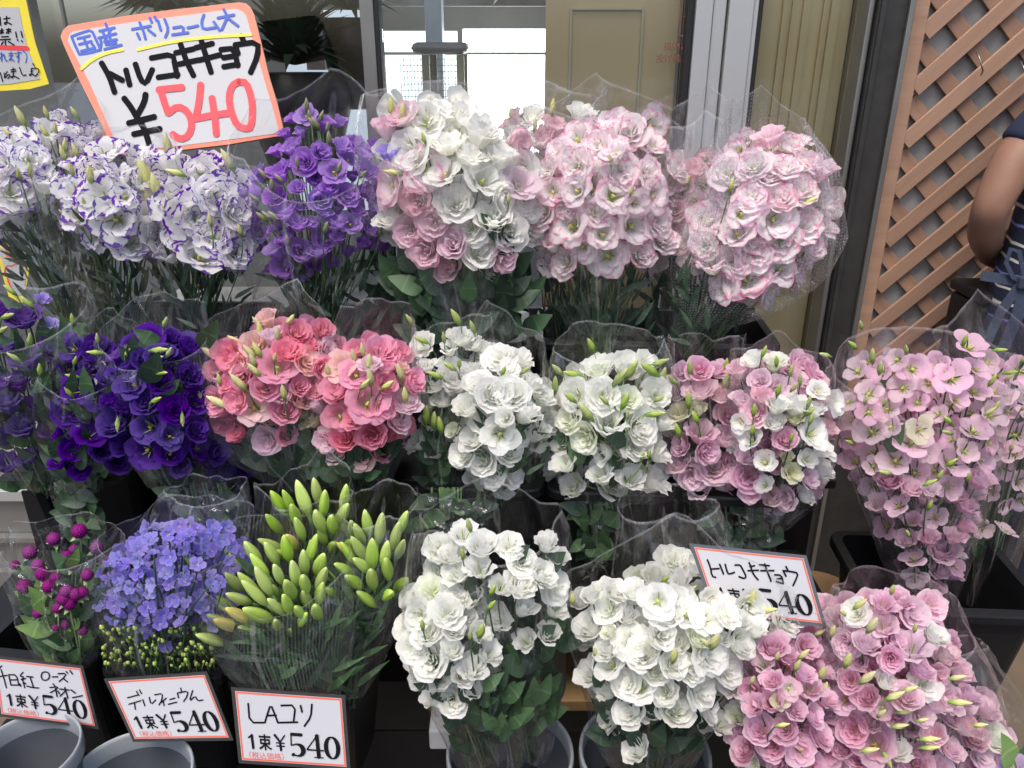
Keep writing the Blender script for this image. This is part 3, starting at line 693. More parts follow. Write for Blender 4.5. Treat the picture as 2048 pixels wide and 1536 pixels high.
ibox('panel_bar', 690, 1100, 104, 110, 3.36, .03, 'cream', iw)
ibox('dim_glow_pane', 560, 752, 20, 420, 3.44, .02, 'glow3', iw)
ic = boxo('shop_column', at(848, 0, 3.1).x, at(882, 0, 3.1).x, 3.1, 3.2, .02, 2.75, mat('blue_grey_paint', (.62, .70, .82), .5)); tag(ic, 'blue grey column inside the shop in front of the glowing panels', 'column')
ib = thing('valance', 'dark beam over the glowing panels inside the shop', 'beam'); ibox('beam_face', 600, 1092, -60, 12, 3.3, .05, 'conc', ib)
gr = thing('wire_grid', 'wire mesh display grid standing inside the shop against the glowing panels', 'wire rack')
p0, p1 = at(800, 118, 2.9), at(930, 400, 2.9); gw = MB()
for i in range(19): xx = p0.x + (p1.x - p0.x) * i / 18; gw.bar((xx, 2.9, p1.z), (xx, 2.9, p0.z), .0014, 4)
k = 0
while p0.z - k * .014 > p1.z and k < 60:
    zz = p0.z - k * .02
    if zz < p1.z: break
    gw.bar((p0.x, 2.903, zz), (p1.x, 2.903, zz), .0014, 4); k += 1
gw.obj('wire_mesh', 'steel', gr); ibox('grid_post', 873, 879, 110, 400, 2.88, .01, 'greyrim', gr)
st_ = thing('stool', 'pale wooden counter stool inside the shop behind the glass', 'stool')
ibox('seat', 820, 936, 84, 108, 2.7, .25, 'white', st_, bevel=.02)
s0 = at(850, 108, 2.72); s1 = at(920, 108, 2.72)
for q in (s0, s1):
    for yy in (2.72, 2.92): boxo('leg', q.x - .012, q.x + .012, yy, yy + .024, .02, q.z - .003, 'cream', st_)
# plants inside the shop
def inside_plant(label, px, py, Y, n, L, m, seed, potm='pillar', pr=.10):
    rr = random.Random(seed); c = at(px, py, Y); t = thing('potted_plant', label, 'plant')
    if potm: mb = MB(); mb.tube([c + Vector((0, 0, -.25)), c + Vector((0, 0, -.10)), c + Vector((0, 0, -.02))], [pr * .7, pr, pr * .96], 20); mb.obj('pot', potm, t, smooth=True)
    fb = MB()
    if not potm: fb.tube([c + Vector((0, 0, .0)), c + Vector((0, 0, .9))], .004, 5)
    for i in range(n):
        a = rr.uniform(0, 6.28); e = rr.uniform(.1, 1.4); l = L * rr.uniform(.6, 1.1)
        d = Vector((math.cos(a) * math.cos(e), math.sin(a) * math.cos(e), math.sin(e))); sd_ = d.cross(Vector((0, 0, 1))).normalized() * l * .045
        p1 = c + d * l * .55; p2 = c + d * l - Vector((0, 0, l * .22)); fb.add([c - sd_ * .5, c + sd_ * .5, p1 + sd_, p1 - sd_, p2], [(0, 1, 2, 3), (3, 2, 4)])
    fb.obj('foliage', m, t, kind='stuff'); return t
inside_plant('spiky pale green plant against the glowing panels inside the shop', 1030, -10, 2.6, 70, .22, mat('pale_fern', (.35, .55, .35), .5), 3, potm=None)
inside_plant('dark bushy plant in a dark pot behind the glass, near the big price board', 590, 130, 2.25, 240, .26, 'leafd', 4, pr=.14)
inside_plant('dark fern inside the shop left of the big price board', 330, 20, 2.3, 260, .28, 'leafd', 5)
inside_plant('dark fern behind the glass next to the vertical window post', 700, 20, 2.35, 220, .20, 'leafd', 6, pr=.08)
for lab, pa, pb, ya, yb, Y, mm in (('blue paper notice hanging inside the shop left of the window post', 676, 722, 42, 200, 2.5, mat('pale_blue_paper', (.28, .34, .50), .7)),
    ('tall grey cupboard door inside the shop at the left', -140, 120, -80, 300, 2.6, 'steel'),
    ('white paper strip hanging inside the shop above the big price board', 112, 134, -20, 60, 2.1, 'cardw'),
    ('red display box inside the shop right of the lavender flowers', 735, 764, 172, 192, 2.6, 'red'),
    ('pale pinkish trunk ornament behind the glass right of the price board', 600, 650, -10, 140, 2.7, mat('pinkish_plaster', (.45, .36, .33), .8, var=.4, nscale=22, bump=.6))):
    o = ibox('cupboard' if 'cupboard' in lab else 'paper_notice' if 'paper' in lab else 'display_box' if 'box' in lab else 'ornament', pa, pb, ya, yb, Y, .012 if 'paper' in lab else .05, mm, None); tag(o, lab, lab.split(' ')[2] if 'box' in lab else 'notice' if 'paper' in lab else 'cupboard' if 'cupboard' in lab else 'ornament')

# ------------------------------------------------------------------ black stand
rack = thing('display_rack', 'black metal stepped rack that carries the flower buckets in three tiers', 'rack')
def shelf(z, y0, y1, x0, x1): boxo('shelf', x0, x1, y0, y1, z - .02, z, 'blackm', rack, bevel=.002)
ZR1, ZR2, ZR3 = .935, .775, .585
shelf(ZR1 - .262, 1.40, 1.74, -1.05, .66); shelf(ZR2 - .262, 1.13, 1.39, -1.0, .60); shelf(ZR3 - .262, .84, 1.12, -.95, -.28)
for xx in (-1.02, -.35, .58):
    boxo('upright', xx, xx + .025, 1.70, 1.725, 0, ZR1 - .285, 'blackm', rack); boxo('upright', xx, xx + .025, 1.36, 1.385, 0, ZR2 - .285, 'blackm', rack)
pb = MB(); pb.box(-1.0, .62, 1.395, 1.40, .15, ZR1 - .285); pb.obj('back_sheet', 'blackm', rack)
boxo('back_sheet', -.86, .56, 1.742, 1.746, .30, .93, 'blackm', rack, bevel=0)  # black sheet added so the gaps behind the top tier stems stay dark
boxo('back_sheet', -.95, .62, 1.125, 1.129, .10, ZR3 - .30, 'blackm', rack, bevel=0)
for a, b2, w in (((60, 948), (132, 1110), .014), ((-10, 1258), (60, 1200), .012), ((60, 1200), (190, 1130), .01)):
    q = MB(); q.bar(at(*a, 1.24), at(*b2, 1.24), w, 6); q.obj('brace', 'blackm', rack)
kb = boxo('storage_board', -.16, .52, 1.16, 1.36, .30, .325, 'wood'); tag(kb, 'pale wooden board lying low behind the white bouquets', 'board')
tub = MB(); tc_ = at(1640, 1190, 1.32)
tub.tube([tc_ + Vector((0, 0, -.25)), tc_ + Vector((0, 0, 0))], [.075, .085], 24); o = tub.obj('cork_stool', 'wood', smooth=False, bevel=.002); tag(o, 'round tan wooden block behind the mid price card', 'stool')
fb = thing('foam_block', 'small pale block on the ground left of the grey pot', 'block'); ibox('block_body', 857, 908, 1462, 1500, 1.05, .10, 'foam', fb, bevel=.004); ibox('block_cap', 868, 908, 1400, 1458, 1.08, .04, 'foam', fb, bevel=.004)

NB = [0]
def bucket(label, L, R, z, h=.25, dpt=None, taper=.74, back=.03, group='black square flower buckets on the rack'):
    """L, R: photo points of the two front rim corners; z: rim height"""
    A, B_ = atz(*L, z), atz(*R, z); w = (B_ - A).length; ang = math.atan2(B_.y - A.y, B_.x - A.x); dpt = dpt or max(.16, min(.24, w))
    t = thing('flower_bucket', label, 'bucket', group); c = (A + B_) / 2
    m = Matrix.Translation(c) @ Matrix.Rotation(ang, 4, 'Z')
    def rr_(wx, y0, y1, rad_, z_, n=5):
        pts = []
        for cx, cy, a0 in ((wx / 2 - rad_, y1 - rad_, 0), (-wx / 2 + rad_, y1 - rad_, 90), (-wx / 2 + rad_, y0 + rad_, 180), (wx / 2 - rad_, y0 + rad_, 270)):
            for k in range(n): a = rad(a0 + 90 * k / (n - 1)); pts.append(m @ Vector((cx + rad_ * math.cos(a), cy + rad_ * math.sin(a), z_)))
        return pts
    def loft(loops, name, mt, close=False):
        mb = MB(); n = len(loops[0]); vs = [p for lp in loops for p in lp]
        fs = [(i * n + k, i * n + (k + 1) % n, (i + 1) * n + (k + 1) % n, (i + 1) * n + k) for i in range(len(loops) - 1) for k in range(n)]
        if close: fs.append(tuple(range((len(loops) - 1) * n, len(loops) * n)))
        mb.add(vs, fs); return mb.obj(name, mt, t, smooth=False)
    i_ = .016
    loft([rr_(w - 2 * i_, i_, dpt - i_, .022, .001), rr_(w, 0, dpt, .03, .0), rr_(w + .004, -.002, dpt + .002, .03, -.004), rr_(w + .004, -.002, dpt + .002, .03, -.017), rr_(w - .004, .002, dpt - .002, .03, -.019), rr_(w - 2 * i_, i_, dpt - i_, .022, -.019)], 'rim', 'black')
    wi = w - 2 * i_
    y0 = i_ + back
    loft([rr_(wi - .001, i_ + .0005, dpt - i_ - .0005, .022, 0), rr_(wi - .006, y0, dpt - i_ - .003, .022, -.05), rr_(wi * taper, y0 + .03, dpt - i_ - .03, .02, -h), rr_(wi * taper - .01, y0 + .035, dpt - i_ - .035, .018, -h + .004), rr_(wi - .012, y0 + .003, dpt - i_ - .006, .02, -.05)], 'bucket_body', 'black')
    loft([rr_(wi * taper - .012, y0 + .036, dpt - i_ - .036, .018, -h + .005), rr_(.05, y0 + .08, dpt - i_ - .08, .01, -h + .005)], 'bucket_floor', 'black', True)
    return t
bucket('black bucket under the left purple edged flowers, top tier', (150, 668), (505, 672), ZR1)
bucket('black bucket under the lavender bunches, top tier', (512, 674), (832, 680), ZR1)
bucket('black bucket under the large white and blush bouquet, top tier', (838, 682), (1052, 686), ZR1)
bucket('wide black bucket under the pink edged bouquets, top tier', (1068, 684), (1566, 696), ZR1)
bucket('black bucket under the muted purple bunches, middle tier', (14, 938), (262, 946), ZR2)
bucket('black bucket under the deep violet bouquet, middle tier', (276, 946), (518, 952), ZR2)
bucket('black bucket under the coral pink bouquets, middle tier', (526, 950), (770, 958), ZR2)
bucket('black bucket under the fuller white bouquet, middle tier', (834, 975), (1088, 980), ZR2)
bucket('black bucket under the greenish white bouquet with many buds, middle tier', (1094, 982), (1356, 990), ZR2)
bucket('black bucket under the pink and white bouquet, middle tier', (1360, 990), (1632, 1002), ZR2)
bucket('black bucket holding the magenta globe flowers, bottom tier', (-60, 1305), (182, 1330), ZR3 + .008, back=0)
bucket('black bucket holding the blue delphiniums, bottom tier', (190, 1340), (446, 1358), ZR3 - .004, back=0)
bucket('black bucket holding the lily buds, bottom tier', (442, 1368), (716, 1398), ZR3 - .018, back=0)
bucket('wide black crate under the pale pink bouquets at the right', (1745, 1222), (2120, 1236), .62, back=0, h=.4)
bb = thing('waste_bin', 'black bin standing by the lattice beside the person in stripes', 'bin')
A = at(1900, 578, 1.84); mb = MB(); mb.box(A.x, A.x + .14, 1.70, 1.84, .0, A.z, None); mb.obj('bin_body', 'bag', bb, bevel=.012)
boxo('bin_lid', A.x - .004, A.x + .145, 1.695, 1.845, A.z + .002, A.z + .028, 'bag', bb, bevel=.008)

def round_pot(label, px, py, rpx, z, h=.24, fill=None, group='round grey plastic flower pots', empty=False):
    c = atz(px, py, z); r = rpx * depth(c) / F; t = thing('flower_pot', label, 'pot', group); t.location = (c.x, c.y, z - h)
    def lathe(name, prof, m, n=56):
        mb = MB(); k = len(prof)
        mb.grid(lambda u, v: (lambda p: Vector((p[0] * math.cos(u * 2 * math.pi), p[0] * math.sin(u * 2 * math.pi), p[1])))(prof[round(v * (k - 1))]), n, k - 1, closed=True)
        o = mb.obj(name, m, t, smooth=True); return o
    lathe('rim', [(r * .925, h - .030), (r * .935, h - .006), (r * .95, h - .0015), (r * .975, h), (r * .995, h - .002), (r, h - .008), (r, h - .022), (r * .985, h - .027), (r * .945, h - .027)], 'greyrim')
    lathe('pot_wall', [(r * .93, h - .028), (r * .70, .004), (r * .69, 0), (.001, 0.0)], 'grey')
    lathe('pot_lining', [(r * .922, h - .031), (r * .695, .012), (.001, .010)], 'grey')
    if not empty: lathe('water', [(r * .80, h * .5), (.001, h * .5)], 'water')
    return t
round_pot('empty round grey pot in the front left corner, cut by the picture edge', 48, 1500, 104, .60, empty=True)
round_pot('empty round grey pot in front of the delphinium price card', 254, 1556, 126, .56, empty=True)
round_pot('round grey pot holding the tall white bouquet in the middle', 1020, 1500, 128, .40)
round_pot('round grey pot holding the spreading white bouquet', 1290, 1500, 132, .40)

# ------------------------------------------------------------------ boards and cards with writing
def ear(poly, p0, n, off): return [atp(x, y, p0 + n * off, n) for x, y in poly]
class Board:
    """a flat board on a real plane; outlines and writing are given as photo points cast onto that plane"""
    def __init__(s, root, p0, n): s.root = root; s.p0 = p0; s.n = n.normalized(); s.k = 0
    def P(s, x, y, off=0): return atp(x, y, s.p0 + s.n * off, s.n)
    def slab(s, name, poly, off, th, m):
        top = [s.P(x, y, off) for x, y in poly]; bot = [p - s.n * th for p in top]; k = len(poly); mb = MB()
        mb.add(top + bot, [tuple(range(k)), tuple(range(k, 2 * k))[::-1]] + [(i, (i + 1) % k, k + (i + 1) % k, k + i) for i in range(k)])
        o = mb.obj(name, m, s.root)
        b = bmesh.new(); b.from_mesh(o.data); bmesh.ops.recalc_face_normals(b, faces=b.faces); b.to_mesh(o.data); b.free(); return o
    def strokes(s, name, lst, m, off=.0012):
        """lst: list of [(x, y, width), ...]"""
        mb = MB()
        for st in lst:
            s.k += 1; o_ = off + (s.k % 40) * 2.2e-5
            pts = [(Vector((p[0], p[1])), p[2]) for p in st]
            if len(pts) > 2: # smooth once
                q = [pts[0]]
                for a, b in zip(pts, pts[1:]): q += [(a[0] * .75 + b[0] * .25, a[1] * .75 + b[1] * .25), (a[0] * .25 + b[0] * .75, a[1] * .25 + b[1] * .75)]
                pts = q + [pts[-1]] if not st[0][2] < 0 else pts
            L = []; Rr = []
            n = len(pts)
            for i, (p, w) in enumerate(pts):
                d = (pts[min(i + 1, n - 1)][0] - pts[max(0, i - 1)][0])
                d = d.normalized() if d.length > 1e-6 else Vector((1, 0)); nn = Vector((-d.y, d.x)) * abs(w) / 2
                if i == 0:
                    cap = [p + nn * math.cos(a) - d * abs(w) * .42 * math.sin(a) for a in (rad(t) for t in (0, 40, 90, 140, 180))]
                    L0 = cap
                if i == n - 1:
                    L1 = [p + nn * math.cos(a) + d * abs(w) * .42 * math.sin(a) for a in (rad(t) for t in (0, 40, 90, 140, 180))]
                L.append(p + nn); Rr.append(p - nn)
            vs = [s.P(v.x, v.y, o_) for v in L + Rr]; fs = [(i, i + 1, n + i + 1, n + i) for i in range(n - 1)]
            mb.add(vs, fs); mb.add([s.P(v.x, v.y, o_) for v in L0], [(0, 1, 2, 3, 4)]); mb.add([s.P(v.x, v.y, o_) for v in L1], [(0, 1, 2, 3, 4)])
        o = mb.obj(name, m, s.root, kind='stuff'); return o
    def ring(s, name, outer, inner, off, m):
        k = len(outer); mb = MB(); mb.add([s.P(*p, off) for p in outer] + [s.P(*p, off) for p in inner], [(i, (i + 1) % k, k + (i + 1) % k, k + i) for i in range(k)])
        return mb.obj(name, m, s.root)
    def text(s, name, txt, fn, m, off=.0012, bold=0.0):
        cu = bpy.data.curves.new('t', 'FONT'); cu.body = txt; cu.size = 1; cu.offset = bold; cu.resolution_u = 4
        o = bpy.data.objects.new('t', cu); COL.objects.link(o); dg = bpy.context.evaluated_depsgraph_get(); dg.update()
        me = bpy.data.meshes.new_from_object(o.evaluated_get(dg)); bpy.data.objects.remove(o)
        if not len(me.vertices): return None
        xs_ = [v.co.x for v in me.vertices]; ys_ = [v.co.y for v in me.vertices]; x0, x1, y0, y1 = min(xs_), max(xs_), min(ys_), max(ys_)
        for v in me.vertices: v.co = s.P(*fn((v.co.x - x0) / (x1 - x0), 1 - (v.co.y - y0) / (y1 - y0)), off)
        me.materials.append(M[m]); return lk(name, me, s.root, 'stuff')
def seq(vals, w, T): return [(*T(vals[i], vals[i + 1]), w) for i in range(0, len(vals), 2)]
def strk(data, w, T): return [seq([float(a) for a in l.replace(' ', ',').split(',')], w, T) for l in data.split('|')]

# --- the big hand-painted board
Z1 = lambda x, y: (x * .364583, y * .364583)
bs = thing('price_board', 'large hand painted white board with orange border and red 540, leaning over the flowers', 'sign')
bd = Board(bs, at(350, 170, 1.60), Vector((.05, -math.cos(rad(22)), math.sin(rad(22)))))
outer = [(332, 200), (345, 165), (372, 140), (700, 85), (930, 55), (1310, 12), (1350, 18), (1375, 40), (1395, 80), (1425, 200), (1480, 430), (1520, 560), (1562, 735), (1562, 742), (1240, 795), (900, 835), (640, 850), (628, 846), (560, 690), (440, 450), (350, 250)]
bd.slab('cardboard', [Z1(*p) for p in outer], 0, .006, 'kraft')
sh = lambda p, k: (p[0] + (960 - p[0]) * k, p[1] + (440 - p[1]) * k)
bd.slab('orange_border', [Z1(*sh(p, .004)) for p in outer], .0008, .0006, 'orange')
inner = [(372, 225), (380, 190), (400, 172), (700, 125), (930, 95), (1290, 48), (1330, 62), (1350, 85), (1372, 160), (1405, 280), (1450, 440), (1495, 590), (1530, 715), (1500, 735), (1240, 768), (900, 810), (668, 832), (645, 820), (600, 700), (490, 450), (400, 280)]
bd.slab('white_face', [Z1(*p) for p in inner], .0016, .0006, 'cardw')
W1 = .364583
bd.strokes('blue_writing', strk('392,200,410,245,435,298|392,200,450,178,502,163,525,215,552,272|435,298,490,290,552,272|425,212,492,196|434,243,502,226|445,280,522,262|458,205,484,270|503,240,514,252|578,128,590,155|545,170,628,152|562,172,574,196|606,160,596,184|540,208,636,184|550,208,556,245,545,275|583,205,572,230|578,228,640,216|600,198,620,258|580,244,636,234|572,270,666,246|765,122,786,170,798,214|724,160,826,142|752,182,766,214|812,162,850,192|820,96,832,122|848,90,858,112|866,112,882,166|902,104,924,160,906,204|950,152,1008,142,1002,182|944,190,1032,178|1028,152,1086,140|1118,80,1104,120,1112,162,1190,148|1172,118,1204,166|1194,98,1284,80|1226,50,1248,90,1216,162|1240,92,1306,142', 15 * W1, Z1), 'blue', .0022)
bd.strokes('yellow_underline', strk('445,378,510,322,590,287,672,272|755,272,950,226,1150,202,1376,190', 17 * W1, Z1), 'yel', .0022)
bd.strokes('black_writing', strk('556,344,600,420,628,506|600,402,672,440|690,382,712,468|742,350,772,440,800,462,836,380|828,318,948,296,958,350,972,420|866,424,978,408|962,290,1062,268|980,352,1092,328|990,242,1024,340,1062,416|1072,262,1166,238|1092,330,1208,300|1104,222,1130,310,1158,398|1210,272,1284,264,1304,362|1224,316,1292,306|1226,366,1308,352|1322,194,1342,240|1290,248,1306,296|1288,246,1416,228,1412,310,1374,398', 31 * W1, Z1) + strk('680,538,720,590,748,640|798,516,792,560,748,640|748,640,790,700,818,790|704,676,848,640|732,736,878,706', 33 * W1, Z1), 'ink', .0024)
bd.strokes('red_price', strk('868,492,1000,478|880,490,900,560,922,620|922,620,975,580,1030,610,1055,680,1035,745,990,765,945,735|1100,462,1092,560,1072,650|1072,650,1160,632,1256,618|1162,536,1178,640,1186,736|1310,448,1350,450,1378,530,1386,610,1376,700,1350,706,1300,690,1266,610,1254,530,1270,470,1310,446', 38 * W1, Z1), 'redm', .0026)

# --- yellow edged notice behind the glass
ns = thing('notice', 'yellow edged handwritten notice taped in the upper left behind the flowers', 'notice')
nb = Board(ns, at(40, 90, 1.90), Vector((.03, -1, .05)))
nb.slab('yellow_sheet', [(-120, -60), (44, -40), (52, 0), (70, 84), (98, 168), (60, 178), (-60, 186), (-130, 186)], 0, .002, 'yel')
nb.slab('white_face', [(-120, 14), (37, 14), (46, 60), (56, 100), (80, 158), (20, 168), (-60, 172), (-130, 172)], .001, .0005, 'cardw')
Z2 = lambda x, y: (x / 7.68, y / 7.68)
nb.strokes('black_writing', strk('0,262,10,390|55,290,150,275|100,250,105,365,70,375,65,345,110,340,175,375|0,470,50,460|25,435,25,520|25,470,0,515|25,470,55,505|95,455,165,450|130,435,130,515|128,465,95,510|130,465,165,490|20,565,130,560|0,610,160,600|80,610,85,690|50,640,20,680|125,635,215,690|240,490,255,575|320,480,345,570|265,605,275,625|330,625,345,640', 20 / 7.68, Z2) +
    strk('0,1110,20,1180,40,1250|60,1120,75,1190|110,1095,60,1180,70,1200,140,1130,155,1170,120,1205|165,1075,235,1060|170,1105,245,1090|200,1040,205,1180,170,1200,175,1170,215,1165,290,1205|300,1035,330,1130,355,1160,400,1150|470,1095,500,1090|480,1050,485,1140,455,1165,450,1140,490,1130,540,1170|500,975,530,1010|480,1055,560,1040,600,1075,590,1120,550,1160', 17 / 7.68, Z2), 'ink', .0016)
nb.strokes('blue_writing', strk('20,800,25,940|0,830,45,825,0,900|45,850,60,820,75,930,115,930|130,825,200,815|135,860,200,850|165,795,168,910,140,930,140,905,175,900,215,935|225,820,325,805|280,790,285,880,255,885,260,855,290,870,275,960|340,770,400,820,415,880,395,965', 15 / 7.68, Z2), 'blue', .0016)
nb.strokes('red_line', [[(-20, 94, 10), (54, 97, 10)]], 'redm', .0013)
ns2 = thing('notice', 'small yellow edged card with a drawn orange flower, low behind the purple bunches', 'notice')
n2 = Board(ns2, at(30, 540, 1.72), Vector((.1, -1, .12))); Z3 = lambda x, y: (x / 10.24, 470 + y / 10.24)
n2.slab('yellow_sheet', [Z3(-120, 215), Z3(0, 215), Z3(505, 190), Z3(545, 270), Z3(600, 700), Z3(480, 1380), Z3(215, 1390), Z3(100, 1000), Z3(-60, 400)], 0, .002, 'yel')
n2.slab('white_face', [Z3(-80, 270), Z3(0, 270), Z3(490, 240), Z3(540, 600), Z3(500, 1230), Z3(300, 1240), Z3(60, 560)], .001, .0005, 'cardw')
for i in range(5):
    a = rad(72 * i - 90); cx, cy = 200 + 62 * math.cos(a), 360 + 62 * math.sin(a)
    n2.slab('petal_print', [Z3(cx + 58 * math.cos(rad(t)), cy + 58 * math.sin(rad(t))) for t in range(0, 360, 40)], .0014 + i * .00015, .0003, 'orange')
n2.slab('petal_print', [Z3(200 + 35 * math.cos(rad(t)), 360 + 35 * math.sin(rad(t))) for t in range(0, 360, 40)], .0024, .0003, 'yel')
n2.strokes('leaf_print', strk('190,540,180,500,240,480,250,520,200,545|240,500,300,470,340,490,290,530', 18 / 10.24, Z3), mat('marker_green', (.10, .45, .25), .5) and 'leafl', .0016)
n2.strokes('red_print', strk('400,590,300,590,240,640,150,620,90,720,100,800,150,850,160,940,210,1040,270,1180', 26 / 10.24, Z3), 'redm', .0016)

# --- printed price cards
def price_card(label, q, hand, w, T, group='printed price cards with a red line round the edge', Y=None, n=Vector((0, -.93, .36)), sleeve='pillar', cover=()):
    """q: photo points of the red frame, TL TR BR BL"""
    t = thing('price_card', label, 'price card', group); cx = sum(p[0] for p in q) / 4; cy = sum(p[1] for p in q) / 4
    bd = Board(t, at(cx, cy, Y), n)
    def uv(u, v):
        a = [q[0][i] + (q[1][i] - q[0][i]) * u for i in (0, 1)]; b = [q[3][i] + (q[2][i] - q[3][i]) * u for i in (0, 1)]
        return (a[0] + (b[0] - a[0]) * v, a[1] + (b[1] - a[1]) * v)
    R4 = lambda e, f: [uv(-e, -f), uv(1 + e, -f), uv(1 + e, 1 + f), uv(-e, 1 + f)]
    bd.slab('card_sleeve', R4(.035, .05), 0, .0018, sleeve)
    bd.slab('card', R4(.0, .0), .0006, .0004, 'white')
    bd.ring('red_frame', R4(-.004, -.006), R4(-.02, -.032), .0010, 'red')
    bd.strokes('handwriting', strk(hand, w, T), 'ink', .0014)
    W_ = math.dist(q[0], q[1]); 
    def S(l, ws): return [[(*uv(*l[i]), ws[i] * W_) for i in range(len(l))]]
    D = []
    # 1
    D += S([(.085, .665), (.112, .63)], [-.016, -.016]); D += S([(.116, .625), (.12, .815)], [-.024, -.024])
    # yen
    D += S([(.335, .60), (.382, .70)], [-.022, -.02]); D += S([(.43, .60), (.382, .70)], [-.014, -.014]); D += S([(.382, .70), (.384, .82)], [-.022, -.022]); D += S([(.345, .715), (.42, .715)], [-.012, -.012]); D += S([(.345, .76), (.42, .76)], [-.012, -.012])
    # serif digits
    D += S([(.495, .575), (.59, .575)], [-.030, -.030]); D += S([(.492, .575), (.486, .735)], [-.012, -.012])
    bow = [(.486 + .0, .735)] + [(.54 + .058 * math.sin(a), .80 - .085 * math.cos(a)) for a in [rad(t) for t in range(-30, 215, 18)]]
    D += S(bow, [-.012] + [-(.014 + .032 * max(0, math.sin(rad(t)))) for t in range(-30, 215, 18)]); D += S([(.50, .875), (.497, .865)], [-.034, -.03])
    D += S([(.735, .575), (.636, .775)], [-.012, -.012]); D += S([(.636, .785), (.79, .785)], [-.014, -.014]); D += S([(.737, .57), (.742, .885)], [-.036, -.036]); D += S([(.70, .89), (.785, .89)], [-.010, -.010])
    el = [(.875 + .058 * math.cos(a), .735 + .155 * math.sin(a)) for a in [rad(t) for t in range(0, 361, 15)]]
    D += S(el, [-(.012 + .030 * abs(math.cos(rad(t)))) for t in range(0, 361, 15)])
    bd.strokes('price_print', D, 'ink', .0015)
    bd.text('bundle_print', '束', lambda a, b: uv(.175 + .125 * a, .60 + .235 * b), 'ink', .0017, .02)
    bd.text('tax_print', '（税込価格）', lambda a, b: uv(.075 + .33 * a, .865 + .10 * b), 'red', .0012)
    return t
T8 = lambda x, y: (x / 6.51, 1300 + y / 6.51)
price_card('price card partly hidden by the empty grey pot, globe flowers above it', [(-12, 1317), (161, 1337), (190, 1452), (3, 1428)],
    '-10,240,20,205|-12,345,92,330|12,255,50,370,82,492|112,322,140,455|112,322,212,322,246,462|124,390,222,388|140,456,244,456|298,290,250,342,320,352,256,396,330,370|290,380,322,492|258,440,268,472|300,420,335,440|345,345,428,352|390,350,432,480|348,470,430,490,502,495|545,300,532,350,560,395,620,390,648,340,625,290,575,282,545,300|680,350,752,348|755,308,862,304,830,360,768,410|820,368,878,416|858,278,878,302|908,266,942,312|688,440,712,468|648,488,764,478,720,520,652,556|722,500,742,608|752,535,775,572|775,508,900,522|842,486,882,628|852,530,780,602|922,518,980,562|944,620,1072,594', 17 / 6.51, T8, Y=.868, n=Vector((.22, -.90, .36)))
T3 = lambda x, y: (x / 2.763, 980 + y / 2.763)
price_card('price card below the blue delphiniums, tilted towards the left', [(217, 1363), (409, 1350), (458, 1475), (270, 1478)],
    '704,1148,762,1133|754,1113,768,1136|770,1104,782,1126|712,1184,778,1164|742,1176,748,1212|788,1158,800,1192|824,1146,834,1186,860,1160|854,1132,898,1124,894,1160,878,1188|918,1150,888,1176|902,1164,906,1192|938,1158,966,1150|930,1184,976,1172|998,1094,1003,1116|980,1122,986,1148|980,1122,1038,1110,1034,1140,1014,1168|1064,1108,1044,1172,1078,1136,1092,1166,1120,1160', 7.2 / 2.763, T3, Y=.850, n=Vector((.02, -.92, .38)))
T4 = lambda x, y: (400 + x / 2.577, 940 + y / 2.577)
price_card('price card with large handwriting below the lily buds, nearest to the viewer', [(470, 1382), (683, 1397), (693, 1534), (484, 1520)],
    '248,1204,256,1302,332,1302|334,1302,348,1256,364,1208,384,1256,402,1304|345,1266,392,1264|418,1214,492,1212,482,1300|408,1302,502,1300|518,1214,526,1248|576,1208,572,1272,538,1320', 10 / 2.577, T4, Y=.835, n=Vector((.12, -.91, .38)))
T7 = lambda x, y: (1350 + x / 6.606, 1080 + y / 6.606)
price_card('price card standing behind the spreading white bouquet, partly covered by white flowers', [(1388, 1094), (1607, 1117), (1644, 1247), (1432, 1222)],
    '428,262,468,360,490,480,538,494|482,384,582,378|590,320,642,450|662,320,695,440,725,450,786,428|792,332,862,328,895,390,945,490,908,510,846,484|978,300,1004,350,1012,400,1048,470,1098,526|990,352,1052,340|964,406,1102,400|1116,326,1246,340|1184,314,1214,400,1270,546|1132,406,1308,404|1318,460,1406,464,1432,574|1350,512,1412,510|1342,548,1430,576|1466,350,1490,398|1428,402,1468,480|1430,406,1540,416,1628,440,1600,520,1560,602', 24 / 6.606, T7, Y=.955, n=Vector((-.12, -.92, .36)), sleeve='grey')
# red writing on the glass
gw_ = thing('glass_lettering', 'small red lettering stuck on the glass beside the aluminium frame', 'lettering')
gb = Board(gw_, Vector((0, YW + .003, 1)), Vector((0, -1, 0)))
M['faint'] = mat('faded_red_print', (.20, .07, .05), .6)
gb.text('letters', '植物に', lambda a, b: (1328 + 48 * a, 84 + 17 * b), 'faint', 0, .004); gb.text('letters', '投げ積み', lambda a, b: (1312 + 66 * a, 108 + 18 * b), 'faint', 0, .004)
gb.strokes('printed_frame', [[(1362, -30, 2.5), (1359, 72, 2.5)], [(1359, 71, 2.5), (1379, 72, 2.5)], [(1370, 33, 3), (1379, 22, 3)], [(1370, 34, 3), (1380, 35, 3)]], 'faint', .0002)

